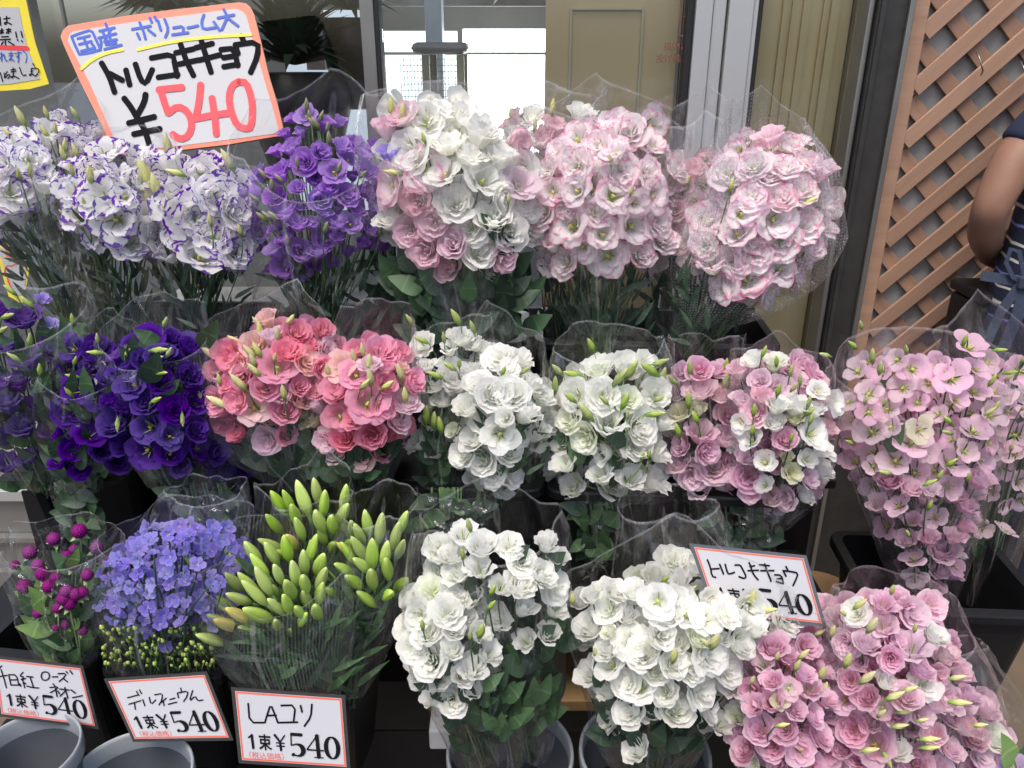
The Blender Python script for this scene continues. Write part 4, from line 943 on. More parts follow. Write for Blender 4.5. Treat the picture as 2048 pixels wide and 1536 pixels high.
# ------------------------------------------------------------------ the person
def skin_mesh(name, chains, m, parent, levels=2):
    """chains: list of point lists [(x,y,z,r[,r2])]; chains may begin at an index of an earlier vertex"""
    vs = []; es = []; rs = []
    for ch in chains:
        prev = None
        for it in ch:
            if isinstance(it, int): prev = it; continue
            vs.append(it[:3]); rs.append((it[3], it[4] if len(it) > 4 else it[3])); i = len(vs) - 1
            if prev is not None: es.append((prev, i))
            prev = i
    me = bpy.data.meshes.new(name); me.from_pydata(vs, es, []); o = bpy.data.objects.new(name, me); COL.objects.link(o)
    md = o.modifiers.new('s', 'SKIN'); me.skin_vertices
    for i, r in enumerate(rs): me.skin_vertices[0].data[i].radius = r
    me.skin_vertices[0].data[0].use_root = True
    o.modifiers.new('d', 'SUBSURF').levels = levels; o.modifiers['d'].render_levels = levels
    dg = bpy.context.evaluated_depsgraph_get(); dg.update(); nm = bpy.data.meshes.new_from_object(o.evaluated_get(dg))
    bpy.data.objects.remove(o); nm.name = name; nm.materials.clear(); nm.materials.append(M[m]); nm.polygons.foreach_set('use_smooth', [True] * len(nm.polygons))
    return lk(name, nm, parent)
PX, PY = 1.225, 1.69
pr = thing('person', 'person seen from behind, navy striped short sleeved top, denim apron tied at the back', 'person', loc=(PX, PY, 0))
el = at(1940, 440, 1.66) - Vector((PX, PY, 0)); 
sh = (-.125, .0, 1.355)
fin = []
wr = (-.115, .12, 1.035)
body = [[(0, 0, .95, .10, .08), (0, .0, 1.05, .10, .08), (0, 0, 1.2, .14, .10), (0, 0, 1.34, .14, .095), (0, .0, 1.43, .07, .06), (0, .02, 1.49, .05), (0, .03, 1.56, .07, .08), (0, .03, 1.64, .085, .095), (0, .03, 1.70, .06, .07)],
        [3, (-.10, 0, 1.375, .07), (sh[0], sh[1], sh[2], .055), (sh[0] + (el.x - sh[0]) * .5, sh[1] + (el.y - sh[1]) * .5, sh[2] + (el.z - sh[2]) * .45, .047), (el.x + .035, el.y, el.z + .02, .038), (el.x + .07, el.y + .05, el.z - .045, .039), (wr[0], wr[1], wr[2], .024), (wr[0] + .05, wr[1] + .05, wr[2] - .02, .030, .016)],
        [3, (.10, 0, 1.375, .07), (.165, 0, 1.375, .055), (.22, .03, 1.23, .045), (.24, .06, 1.10, .036), (.20, .16, 1.06, .036), (.12, .26, 1.05, .024), (.08, .30, 1.05, .03, .016)],
        [0, (-.085, 0, .88, .095), (-.10, 0, .68, .075), (-.10, .01, .48, .055), (-.10, .02, .28, .052), (-.10, .03, .09, .036), (-.10, -.03, .045, .036), (-.10, .14, .03, .032)],
        [0, (.085, 0, .88, .095), (.10, 0, .68, .075), (.10, .01, .48, .055), (.10, .02, .28, .052), (.10, .03, .09, .036), (.10, -.03, .045, .036), (.10, .14, .03, .032)]]
for hx, hy, hz in ((wr[0] + .06, wr[1] + .06, wr[2] - .02), (.07, .31, 1.05)):
    for i in range(4):
        fin.append([(hx - .012 + .008 * i, hy, hz + .022 - .015 * i, .009), (hx + .012, hy + .03, hz + .022 - .016 * i, .008), (hx + .040, hy + .035, hz + .020 - .017 * i, .007), (hx + .05, hy + .018, hz + .018 - .017 * i, .006)])
    fin.append([(hx - .02, hy - .015, hz + .01, .010), (hx, hy - .02, hz + .035, .009), (hx + .022, hy - .01, hz + .045, .007)])
ob = skin_mesh('body', body, 'skin', pr)
for f in fin: skin_mesh('finger', [f], 'skin', pr, 1)
shirt = [[(0, 0, .84, .175, .13), (0, 0, .96, .172, .13), (0, 0, 1.10, .155, .12), (0, 0, 1.22, .150, .115), (0, 0, 1.33, .135, .10), (0, 0, 1.425, .085, .075)],
         [4, (-.08, 0, 1.36, .075), (sh[0], sh[1], sh[2], .060), (sh[0] + (el.x - sh[0]) * .32, sh[1] + (el.y - sh[1]) * .3, sh[2] + (el.z - sh[2]) * .26, .056), (sh[0] + (el.x - sh[0]) * .38, sh[1] + (el.y - sh[1]) * .36, sh[2] + (el.z - sh[2]) * .33, .056)],
         [4, (.10, 0, 1.375, .085), (.165, 0, 1.375, .072), (.20, .02, 1.29, .064), (.205, .024, 1.27, .064)]]
skin_mesh('shirt', shirt, 'stripe', pr)
skin_mesh('trousers', [[(0, 0, 1.0, .150, .12), (0, 0, .88, .160, .125)], [1, (-.085, 0, .82, .115), (-.10, 0, .66, .095), (-.10, .01, .46, .075), (-.10, .02, .12, .062)], [1, (.085, 0, .82, .115), (.10, 0, .66, .095), (.10, .01, .46, .075), (.10, .02, .12, .062)]], 'pants', pr)
skin_mesh('hair', [[(0, .0, 1.72, .07, .08), (0, -.005, 1.65, .095, .10), (0, -.02, 1.57, .085, .07), (0, -.03, 1.50, .06, .045)]], 'hair', pr)
fc = MB()
for s_ in (-1, 1): fc.tube([(.03 * s_ - .008, .118, 1.635), (.03 * s_, .122, 1.637), (.03 * s_ + .008, .118, 1.635)], .006, 6)
fc.obj('eye', 'hair', pr, smooth=True); fc = MB(); fc.tube([(0, .108, 1.64), (0, .130, 1.615), (0, .118, 1.605)], [.008, .013, .010], 8); fc.obj('nose', 'skin', pr, smooth=True)
fc = MB(); fc.tube([(-.022, .112, 1.575), (0, .119, 1.573), (.022, .112, 1.575)], [.003, .006, .003], 8); fc.obj('mouth', 'red', pr, smooth=True)
for s_ in (-1, 1): fc = MB(); fc.tube([(.088 * s_, .02, 1.65), (.097 * s_, .012, 1.635), (.090 * s_, .025, 1.60)], [.006, .012, .006], 8); fc.obj('ear', 'skin', pr, smooth=True)
def strap(pts, w, parent=pr, name='apron_strap'):
    """a flat woven band of 2 mm thickness"""
    mb = MB(); pts = [Vector(p) for p in pts]; n = len(pts); vs = []
    for i, p in enumerate(pts):
        t = (pts[min(i + 1, n - 1)] - pts[max(0, i - 1)]).normalized(); sdv = t.cross(Vector((0, -1, .2))).normalized() * w / 2; nn = Vector((0, -.0012, 0))
        vs += [p - sdv + nn, p + sdv + nn, p + sdv - nn, p - sdv - nn]
    fs = [(4 * i + k, 4 * i + (k + 1) % 4, 4 * i + 4 + (k + 1) % 4, 4 * i + 4 + k) for i in range(n - 1) for k in range(4)]
    mb.add(vs, fs); mb.obj(name, 'apron', parent, smooth=False)
kp = at(2044, 565, 1.555) - Vector((PX, PY, 0))
strap([kp, kp + Vector((-.022, .0, .012)), kp + Vector((-.040, .004, .04)), kp + Vector((-.036, .006, .068)), kp + Vector((-.018, .006, .062)), kp + Vector((0, .0, .015))], .009)
strap([kp + Vector((0, 0, .0)), kp + Vector((-.035, -.01, -.06)), kp + Vector((-.05, -.015, -.12)), kp + Vector((-.065, -.01, -.20))], .020)
strap([kp + Vector((.01, 0, .0)), kp + Vector((.0, -.012, -.07)), kp + Vector((-.02, -.018, -.16)), kp + Vector((-.03, -.012, -.27))], .026)
strap([kp + Vector((.0, .01, 0)), kp + Vector((.06, .012, .01)), kp + Vector((.13, .05, .01)), kp + Vector((.16, .12, 0))], .03)
strap([kp + Vector((.0, .006, 0)), kp + Vector((-.04, .008, .006)), kp + Vector((-.075, .018, .01))], .02)
boxo('knot', kp.x - .012, kp.x + .016, kp.y - .012, kp.y + .006, kp.z - .012, kp.z + .014, 'apron', pr, bevel=.004)

# ------------------------------------------------------------------ bouquets, top tier
Y1, Y2, Y3 = 1.46, 1.20, .94
G1 = 'bouquets on the top tier'; G2 = 'bouquets on the middle tier'; G3 = 'bouquets on the bottom tier'
bouquet('white bouquet with purple petal edges at the far left, reaching out of the picture', G1, Y1 + .03, [(255, 20, 130), (320, -60, 150), (400, -70, 140), (460, -40, 90)], 'F:wp D:wp O:wp C:wp', (38, 50), 58,
    '30,285,42,F;95,272,42,C;20,380,50,F;88,365,48,C;40,428,42,C;0,330,45,F;62,318,40,F;-20,410,45,F', base=(150, 690), buds=3, budlist='40,232,17,-10;92,225,11,0;110,255,11,10;130,290,13,20;60,340,14,10', budm='budy', seed=11, asp=.17, stemm='stem', nst=90, nleaf=26, Ybase=1.50,
    leafrows=(110, [(450, 0, 130), (600, 60, 260), (690, 130, 270)]), wrap=dict(rows=[(700, 150, 260), (560, 20, 230), (430, -90, 170), (300, -110, 190), (210, -100, 200)], fr=.75, m='filmd', Y0=1.5))
bouquet('white bouquet with purple petal edges second from the left, several throats showing', G1, Y1 - .01, [(300, 130, 260), (380, 120, 310), (440, 130, 330), (500, 190, 330)], 'D:wp O:wp:2 C:wp', (38, 50), 58,
    '150,385,42,O;205,397,52,O;160,430,42,O;232,440,46,O;192,470,42,O;262,482,42,F;190,345,42,F;150,330,38,C;240,350,44,C;290,430,40,C;315,470,38,F', base=(225, 690), buds=4, budlist='150,300,13,-5;180,350,18,10;125,305,14,0', budm='budy', seed=12, asp=.17, stemm='stem', nst=90, nleaf=24, Ybase=1.5,
    leafrows=(46, [(500, 190, 320), (690, 190, 300)]), wrap=dict(rows=[(700, 190, 290), (560, 130, 330), (430, 80, 350), (300, 70, 350), (250, 80, 340)], fr=.8, m='filmd', Y0=1.5))
bouquet('bouquet with purple petal edges behind the first ones at the left, highest of them', G1, Y1 + .12, [(245, 90, 180), (300, 60, 230), (340, 60, 220)], 'F:wp:2 C:wp', (32, 42), 44, '', base=(210, 690), buds=5, budm='budy', seed=13, nleaf=6, Ybase=1.56, nst=20)
bouquet('white bouquet with purple petal edges and lime buds under the big price board', G1, Y1 - .02, [(315, 300, 420), (380, 300, 480), (450, 310, 500), (520, 330, 500)], 'F:wp D:wp:2 O:wp C:wp', (38, 52), 60,
    '345,330,42,C;402,350,46,F;352,398,46,F;430,392,56,F;388,432,50,F;470,425,46,F;425,470,46,F;360,470,42,F;470,503,46,F;320,500,40,C;275,455,38,C;340,512,34,C', base=(400, 690), buds=2, budlist='335,292,22,5;292,350,30,-10;300,400,34,15;335,420,14,-35;340,430,12,10;455,320,20,-20;420,440,12,0;350,345,16,-70;312,375,26,0', budm='budy', seed=14, asp=.17, stemm='stem', nst=90, layers=2, nleaf=22, Ybase=1.5,
    leafrows=(60, [(500, 300, 500), (690, 320, 470)]), wrap=dict(rows=[(700, 340, 470), (560, 270, 520), (430, 240, 540), (330, 250, 540)], fr=.85, m='filmd', Y0=1.5))
bouquet('lavender bouquet with many olive buds right of the big price board', G1, Y1, [(225, 590, 660), (300, 545, 740), (400, 490, 770), (480, 520, 760), (550, 545, 640)], 'R:lv:3 D:lv O:lv C:lv', (24, 34), 38,
    '613,233,26,O;650,252,27,R;683,295,30,R;560,352,36,R;610,325,30,D;640,305,30,D;668,345,28,O;700,450,30,O;550,395,30,D;570,425,34,R;640,400,34,D;690,390,32,D;735,345,28,D;555,500,34,C;600,500,36,D;570,530,32,D;670,450,30,R;480,390,34,R', base=(640, 690), buds=20, budr=(10, 13), budm='budo',
    seed=15, asp=.17, stemm='stem', nst=90, nleaf=20, Ybase=1.5, leafrows=(60, [(540, 530, 760), (690, 560, 740)]), wrap=dict(rows=[(700, 570, 700), (560, 500, 770), (430, 450, 800), (300, 460, 800), (190, 480, 790)], fr=.62, m='film', Y0=1.5, c=4))
bouquet('lavender bunch half hidden behind the milky wrap of the large white bouquet', G1, Y1 + .07, [(290, 715, 790), (400, 710, 830), (500, 740, 840)], 'R:lv:2 D:lv', (26, 34), 40, '', base=(790, 690), buds=6, budm='budo', seed=16, nleaf=14, Ybase=1.54, nst=20, leafrows=(50, [(520, 740, 860), (690, 740, 860)]))
bouquet('large white and blush bouquet in milky net film, middle of the top tier', G1, Y1 - .04, [(215, 790, 930), (290, 750, 1040), (380, 765, 1060), (460, 790, 1055), (545, 860, 980)], 'D:cw:3 F:cw O:cw R:cw D:ph', (42, 54), 54,
    '775,262,44,R,ph;850,240,50,F,cw;822,305,50,F,cw;893,288,50,R,cw;960,275,52,R,cw;935,312,44,R,cw;1000,318,46,R,cw;850,338,46,O,pk;890,350,50,O,cw;965,362,50,O,cw;1038,372,46,O,lr;790,372,46,O,ph;835,400,46,D,ph;910,408,40,F,cw;985,440,56,D,cw;940,455,48,F,cw;1015,462,46,D,cw;868,445,42,D,ph;820,460,42,D,ph;855,500,48,D,ph;908,490,46,D,lr;955,505,44,D,cw;900,535,36,D,ph;780,310,32,C,vl', base=(945, 700),
    buds=1, budlist='783,215,17,0;805,228,19,10;1017,397,10,0;785,345,15,-75', budm='budy', seed=17, layers=2, nleaf=30, leaf='ddm', Ybase=1.47, leafrows=(110, [(545, 800, 1060), (690, 830, 1050)]), lsz=(.05, .085), asp=.5,
    wrap=dict(rows=[(640, 880, 990), (540, 830, 1010), (460, 775, 1050), (330, 708, 1068), (240, 715, 1055), (150, 730, 1030)], fr=.62, m='filmw', Y0=1.42, b=.6, amp=.006))
bouquet('blush and white bouquet standing furthest back between the two large ones', G1, Y1 + .13, [(225, 1020, 1190), (290, 1010, 1200), (340, 1040, 1190)], 'R:cw R:ph C:ph', (34, 42), 46, '1062,238,36,F,cw;1108,248,34,R,ph;1165,235,36,R,cw;1125,290,46,C,lr;1085,282,40,R,ph;1145,290,40,R,ph', base=(1110, 700), buds=0, budlist='1105,215,15,5;1022,228,12,0;1070,250,12,5', budm='budy', seed=18, nleaf=12, Ybase=1.58,
    wrap=dict(rows=[(700, 1080, 1160), (450, 1010, 1200), (250, 985, 1210), (180, 985, 1215)], fr=.9, m='filmp'))
bouquet('white bouquet with pink petal edges in speckled film, centre right of the top tier', G1, Y1, [(250, 1190, 1300), (330, 1080, 1350), (400, 1070, 1350), (470, 1075, 1340), (530, 1110, 1310)], 'F:pk:2 O:pk:3 C:pk', (36, 48), 52,
    '1095,338,34,F;1150,330,44,F;1222,262,42,C;1260,262,40,F;1195,290,36,F;1240,345,44,F;1300,345,40,F;1155,382,48,O;1226,392,42,O;1305,392,40,O;1352,340,36,F;1264,452,56,O;1142,452,48,O;1085,425,42,F;1195,425,36,F;1315,445,40,F;1106,492,30,R;1215,512,42,O;1165,495,36,O;1280,510,38,D', base=(1195, 705), buds=2, budm='budy', seed=19, asp=.17, stemm='stem', nst=90, layers=2, nleaf=26, Ybase=1.47,
    leafrows=(80, [(520, 1100, 1310), (690, 1130, 1290)]), wrap=dict(rows=[(680, 1150, 1250), (600, 1110, 1290), (480, 1060, 1340), (330, 1045, 1370), (230, 1070, 1370), (190, 1100, 1360)], fr=.75, m='film', Y0=1.46, amp=.011))
bouquet('pale pink edged bouquet squeezed between two larger ones, veiled by film', G1, Y1 + .05, [(320, 1345, 1430), (420, 1330, 1440), (500, 1330, 1430)], 'F:pk:2 O:pk D:ph', (34, 42), 46, '1437,345,30,C,ph', base=(1370, 705), buds=1, budm='budy', seed=20, asp=.17, stemm='stem', nst=90, nleaf=16, Ybase=1.5, leafrows=(60, [(490, 1310, 1440), (690, 1300, 1430)]),
    wrap=dict(rows=[(700, 1320, 1420), (500, 1290, 1460), (330, 1290, 1470), (210, 1320, 1460)], fr=.9, m='filmp', c=4))
bouquet('pink edged bouquet in wide dotted film at the right end of the top tier', G1, Y1 - .03, [(270, 1500, 1580), (340, 1440, 1650), (440, 1400, 1650), (520, 1390, 1630), (585, 1440, 1540)], 'F:pk:3 O:pk:2 D:pk', (36, 46), 50,
    '1540,278,42,C,lr;1640,345,44,C,lr;1570,335,42,F;1505,330,42,F;1455,345,36,F;1560,400,46,D;1500,395,42,F;1600,385,44,F;1545,440,50,O;1606,450,44,F;1475,470,42,O;1560,480,44,F;1622,500,38,D;1490,560,52,O;1560,540,40,O;1425,530,44,C;1410,490,38,F;1595,545,34,F;1510,510,40,F', base=(1390, 690), buds=0, budlist='1620,402,14,55;1463,370,12,8', budm='budy', seed=21, asp=.17, stemm='stem', nst=90, layers=2, nleaf=24, Ybase=1.46, lean=.1,
    leafrows=(60, [(560, 1340, 1480), (690, 1350, 1480)]), wrap=dict(rows=[(660, 1350, 1440), (620, 1345, 1560), (560, 1335, 1650), (480, 1345, 1688), (340, 1400, 1682), (260, 1440, 1620), (190, 1470, 1590)], fr=.66, m='filmpn', Y0=1.44, b=.45, amp=.006))
# ------------------------------------------------------------------ middle tier
bouquet('muted violet bouquet with long buds at the far left, partly out of the picture', G2, Y2 + .02, [(620, -60, 110), (720, -60, 150), (830, -60, 120), (930, -20, 130)], 'C:mp:2 R:mp D:mp', (32, 44), 56, '55,720,46,C;100,650,24,C,vl;20,810,42,R;48,858,38,R;10,930,38,C;120,930,36,C;-10,770,40,C;85,600,18,C,vl;140,740,30,C;20,690,36,C', base=(90, 960), buds=0, budm='budg',
    budlist='15,632,15,70;60,680,15,20;28,715,13,-40;80,740,14,15;5,660,14,60;55,605,14,-30;145,640,13,10;20,580,12,-35', seed=31, nleaf=34, leaf='dmm', Ybase=1.22, leafrows=(50, [(680, -10, 150), (930, 20, 160)]), asp=.34, wrap=dict(rows=[(960, 40, 150), (850, -60, 170), (700, -100, 190), (590, -100, 180)], fr=.8, m='film', Y0=1.22))
bouquet('violet bouquet with dark throats between the muted and the deep violet ones', G2, Y2 - .01, [(680, 130, 230), (780, 110, 230), (880, 110, 250), (940, 100, 230)], 'O:dp:2 D:dp', (30, 38), 52, '162,778,40,O;200,800,32,O;140,820,36,D;178,868,36,O;118,925,30,C;200,900,36,D;195,700,36,D;180,740,34,D,mp;110,770,18,C,vl;235,920,34,D', base=(170, 960), buds=1, budlist='145,752,11,-70;150,722,11,30;195,677,11,10', seed=32, nleaf=26, leaf='dm', Ybase=1.22, leafrows=(50, [(780, 90, 250), (950, 110, 240)]), asp=.34,
    wrap=dict(rows=[(965, 130, 240), (900, 95, 260), (820, 75, 275), (740, 90, 280), (640, 110, 270)], fr=.62, m='filmd', Y0=1.22, amp=.012))
bouquet('deep violet bouquet in ribbed net film with pale green buds', G2, Y2 - .03, [(670, 280, 340), (710, 225, 400), (800, 215, 400), (870, 220, 420), (930, 290, 420)], 'O:dp:2 D:dp R:dp', (30, 42), 46, '300,682,32,O;378,700,34,R;376,752,34,D;250,735,40,C;268,770,42,O;235,845,42,D;290,805,36,D;320,765,34,D;296,900,40,O;340,908,38,O;300,855,42,O;350,820,34,D;240,715,30,C,mp;262,758,18,C,vl;308,748,20,C,vl;385,800,38,D;430,905,34,D;360,930,30,D,mp;250,890,34,D;390,860,32,D', base=(350, 965), buds=0,
    budlist='330,645,13,30;190,705,13,-80;255,705,11,40;318,700,17,80;338,705,13,35;320,745,14,85;365,840,11,180;235,850,12,185;312,800,13,60;400,790,12,170;315,715,12,75', seed=33, layers=2, nleaf=22, leaf='dmm', Ybase=1.22, leafrows=(16, [(690, 240, 400), (850, 260, 400)]),
    asp=.5, wrap=dict(rows=[(960, 290, 470), (900, 240, 480), (830, 205, 470), (740, 195, 440), (650, 200, 420), (600, 230, 400)], fr=.66, m='filmn', Y0=1.2, b=.5, amp=.008))
bouquet('deep violet flowers low in the bucket, shaded by the film beside the coral bouquet', G2, Y2 + .04, [(860, 400, 520), (940, 400, 520)], 'D:dp', (28, 34), 44, '', base=(450, 965), buds=0, seed=34, nleaf=10, Ybase=1.22)
bouquet('coral pink bouquet with one pale rose standing highest, left of the two coral ones', G2, Y2 - .01, [(655, 520, 670), (720, 430, 680), (800, 410, 640), (870, 470, 620)], 'D:co:3 R:co F:co R:sa D:lr', (32, 44), 44, '535,640,34,R,sa;465,712,38,D;480,730,28,F,sa;555,735,40,O;612,722,34,D,sa;508,815,42,O,sa;545,680,36,R,lr;510,690,34,D,sa;590,668,36,D;645,662,34,D;655,700,30,D,lr;430,800,34,D;450,842,36,D;570,822,38,D;528,775,36,D;598,775,32,D;600,800,34,R,sa;485,755,34,D;460,770,34,D;535,880,36,D,lr;480,865,36,D;570,870,36,D;445,820,30,R', base=(600, 960), buds=1,
    budlist='422,708,20,-40;474,684,18,-45;500,705,17,-30;514,700,16,-15;477,765,20,-30;508,740,16,-30;520,660,17,0;580,640,14,40;567,785,16,0;437,805,22,-50;438,758,12,0;555,668,15,10;505,720,14,-10;515,645,13,-30', budm='budy', seed=35, layers=2, nleaf=16, leaf='dm', Ybase=1.21, leafrows=(50, [(870, 480, 700), (960, 530, 720)]),
    wrap=dict(rows=[(965, 530, 680), (900, 440, 700), (820, 400, 690), (720, 390, 680), (640, 420, 665), (600, 440, 650)], fr=.56, m='filmn', Y0=1.2, b=.5, amp=.008))
bouquet('coral pink bouquet with a cream bud on its left, right of the two coral ones', G2, Y2 - .04, [(690, 700, 800), (740, 640, 820), (820, 620, 820), (890, 650, 790), (920, 690, 740)], 'D:co:3 R:co D:sa R:lr', (32, 44), 44, '762,706,42,D;684,736,40,O,sa;712,752,34,O;800,708,30,D;640,745,32,O,sa;770,745,32,R;735,808,46,O;680,832,40,O;676,782,36,D;640,778,32,D;626,842,30,R,cr;606,825,24,C,cr;770,770,34,D;690,880,42,D;745,870,44,D;795,840,38,D,lr;800,735,26,R,sa;722,915,36,D,sa;655,880,34,D,lr;765,815,36,D;650,760,28,D', base=(700, 965), buds=0,
    budlist='725,700,15,0;707,712,15,-5;738,725,18,10;740,755,18,0;775,770,15,50;800,745,18,-10;655,740,14,0;730,768,14,40;810,790,17,0', budm='budy', seed=36, layers=2, nleaf=14, leaf='dm', Ybase=1.21, leafrows=(40, [(900, 620, 800), (960, 650, 770)]),
    wrap=dict(rows=[(968, 660, 780), (900, 610, 815), (830, 585, 830), (740, 610, 838), (640, 670, 835), (590, 700, 820)], fr=.56, m='filmn', Y0=1.2, b=.5, amp=.008))
bouquet('slim white bouquet with nodding flowers left of the dense white one', G2, Y2 + .02, [(680, 830, 980), (760, 830, 960), (850, 830, 910), (920, 845, 900)], 'D:wh C:wh:2', (30, 42), 48, '848,690,34,F;922,675,40,R;965,700,34,R;905,745,38,F;870,770,36,R;855,810,34,C;872,905,30,C;860,850,30,C;900,700,28,C;885,800,34,R', base=(880, 975), buds=2, budlist='912,635,18,-25;945,655,14,-15;842,680,14,-60;870,750,15,-60;900,733,14,-50;852,830,20,5;868,840,18,5;880,850,18,-5;846,770,17,10;820,640,13,-30', seed=37, nleaf=22, leaf='dm', Ybase=1.22, leafrows=(30, [(860, 840, 960), (960, 850, 980)]),
    wrap=dict(rows=[(975, 850, 940), (880, 820, 960), (740, 818, 990), (650, 830, 990)], fr=.8, m='film', Y0=1.22))
bouquet('dense white bouquet narrowing downwards over the bucket rim', G2, Y2 - .03, [(725, 960, 1060), (780, 910, 1095), (850, 905, 1100), (900, 920, 1040), (965, 955, 1010)], 'D:wh:3 R:wh F:wh', (34, 46), 44, '1000,715,38,F;1040,722,38,C;950,690,30,R;960,770,40,D;920,770,40,D;935,815,38,R;985,790,44,D;1025,790,44,D;1062,770,42,R;1050,830,44,R;1085,800,34,R;1000,868,46,O;948,880,42,D;1015,905,36,D;965,920,38,D;985,950,34,D;1072,870,36,C;905,860,22,D,wg;1075,790,26,C,wg', base=(985, 980), buds=2, seed=38, layers=2, nleaf=20, leaf='ddm', Ybase=1.2, leafrows=(46, [(860, 930, 1090), (970, 960, 1080)]), asp=.2,
    wrap=dict(rows=[(975, 940, 1060), (900, 900, 1100), (800, 885, 1105), (720, 900, 1100), (660, 920, 1080)], fr=.7, m='filmd', Y0=1.2))
bouquet('greenish white bouquet with many upright buds, right of the dense white one', G2, Y2 - .01, [(730, 1180, 1310), (780, 1120, 1340), (860, 1120, 1340), (920, 1105, 1330), (975, 1120, 1320)], 'D:wh:3 D:wg:2 C:wh', (38, 50), 58, '1196,744,30,R,wg;1250,738,26,R;1292,722,26,F;1150,790,42,F;1205,790,46,F;1215,852,50,C;1255,800,42,D,wg;1312,790,38,F;1140,840,40,F,wg;1278,855,50,D;1270,890,42,D;1205,955,44,C;1130,930,34,C;1260,960,36,C;1318,910,38,C;1325,850,30,R', base=(1220, 985), buds=1,
    budlist='1182,690,15,-25;1115,740,15,-40;1145,748,17,-70;1240,755,22,30;1262,740,22,25;1300,740,22,-50;1320,725,16,60;1325,752,18,10;1140,795,15,-45;1208,800,13,-40;1250,802,18,15;1172,825,22,-35;1310,828,17,75;1255,830,10,0;1110,770,18,0;1285,912,11,5;1298,908,11,0', seed=39, layers=2, nleaf=16, leaf='mmd', Ybase=1.21, leafrows=(22, [(860, 1130, 1200), (980, 1140, 1210)]), nst=60, stemm='stemp',
    wrap=dict(rows=[(985, 1120, 1320), (920, 1100, 1340), (820, 1095, 1345), (720, 1095, 1345), (660, 1110, 1325)], fr=.85, m='filmd', Y0=1.2, b=.5, amp=.006))
bouquet('slim bouquet of rose pink and blush flowers left of the round one', G2, Y2 + .0, [(735, 1340, 1440), (800, 1345, 1480), (900, 1345, 1470), (980, 1370, 1440)], 'D:rp:2 R:ph C:lr R:cr', (32, 42), 46, '1362,748,32,D,rp;1398,782,38,R,ph;1440,790,34,R,ph;1395,822,28,R,cr;1398,868,42,C,rp;1425,935,46,F,lr;1385,950,38,D,lr;1445,880,40,D,lr;1358,830,34,C,cr;1455,830,36,D,rp;1470,760,36,D,rp;1400,985,30,C,lr', base=(1410, 995), buds=0,
    budlist='1380,735,16,-10;1452,730,14,0;1453,762,20,0;1377,800,18,-10;1390,835,15,-30;1355,860,16,-20;1345,760,14,-40', seed=40, nleaf=16, leaf='dm', Ybase=1.22, wrap=dict(rows=[(1000, 1370, 1470), (930, 1345, 1490), (800, 1335, 1500), (680, 1340, 1490)], fr=.8, m='filmp', Y0=1.22))
bouquet('round pink bouquet dotted with small cream white cups in pinkish film', G2, Y2 - .05, [(720, 1480, 1600), (780, 1465, 1660), (870, 1465, 1665), (940, 1470, 1650), (1000, 1510, 1620)], 'D:rp:2 D:lr:2 R:wh:2 R:ph:2 O:wh', (32, 40), 42, '1505,722,32,R,wh;1548,728,30,C,wg;1525,798,34,R,ph;1590,812,42,R,wh;1628,822,32,R,wh;1550,850,36,R,wh;1505,880,30,O,wh;1622,868,38,O,wh;1530,925,32,O,wh;1612,920,28,O,wh;1572,920,22,R,cr;1580,945,26,O,cr;1530,970,22,O,wh;1590,840,30,R,cr;1480,800,30,R,lr;1570,880,32,D,rp;1520,760,28,D,lr', base=(1560, 1000), buds=3,
    budlist='1528,703,12,10;1582,740,12,0;1618,803,13,0;1508,820,14,-5;1622,838,12,5;1583,875,10,0;1557,780,14,0;1600,760,12,-10;1505,860,12,0', seed=41, layers=2, nleaf=8, leaf='d', Ybase=1.2, wrap=dict(rows=[(1050, 1500, 1580), (1000, 1480, 1640), (930, 1455, 1668), (830, 1450, 1680), (740, 1460, 1665), (690, 1470, 1640)], fr=.72, m='filmp', Y0=1.17, b=.55, amp=.007))
# right: loose small pink flowers
bouquet('tall bouquet of small open pink flowers with curling buds at the right, front one', G2, Y2 - .02, [(720, 1720, 1980), (800, 1690, 2000), (900, 1700, 1985), (1000, 1745, 1955), (1090, 1785, 1925), (1180, 1825, 1900)], 'P:lp:3 P:pp:3', (28, 38), 48, '1940,690,38,P,lp;1712,740,32,P,pp;1792,718,28,P,pp;1826,738,32,P,lp;1905,755,44,P,lp;1955,735,36,P,lp;1742,862,40,P,pp;1948,858,44,P,lp;1805,775,36,P,pp;1760,740,30,P,lp;1825,880,44,P,lp;1780,965,38,P,pp;1900,975,34,P,lp;1905,925,42,P,lp;1850,905,30,P,pp;1700,840,30,P,pp;1840,860,30,P,cr;1790,920,36,P,pp', base=(1860, 1215), buds=8, budr=(9, 12),
    budlist='1722,650,10,-25;1705,690,13,-50;1745,712,16,-15;1760,735,14,-10;2000,700,11,80;1930,680,12,0;2020,745,12,75;1985,760,13,10;1895,840,13,-50;1895,865,12,-70;1700,885,11,-60;1680,830,12,70;1650,710,12,-70;1880,950,12,5;1860,965,12,50;1770,945,14,-70;1860,1010,12,0', budm='budg', seed=42, low=(.52, ('rp', 'lr', 'rp')), nleaf=8, leaf='dm', Ybase=1.2, jit=.6, layers=2,
    wrap=dict(rows=[(1215, 1800, 1910), (1100, 1755, 1945), (950, 1700, 1990), (830, 1672, 2005), (730, 1660, 2020), (670, 1668, 2030)], fr=.74, m='filmp', Y0=1.16, Y1=1.2, b=.5, amp=.006, c=4))
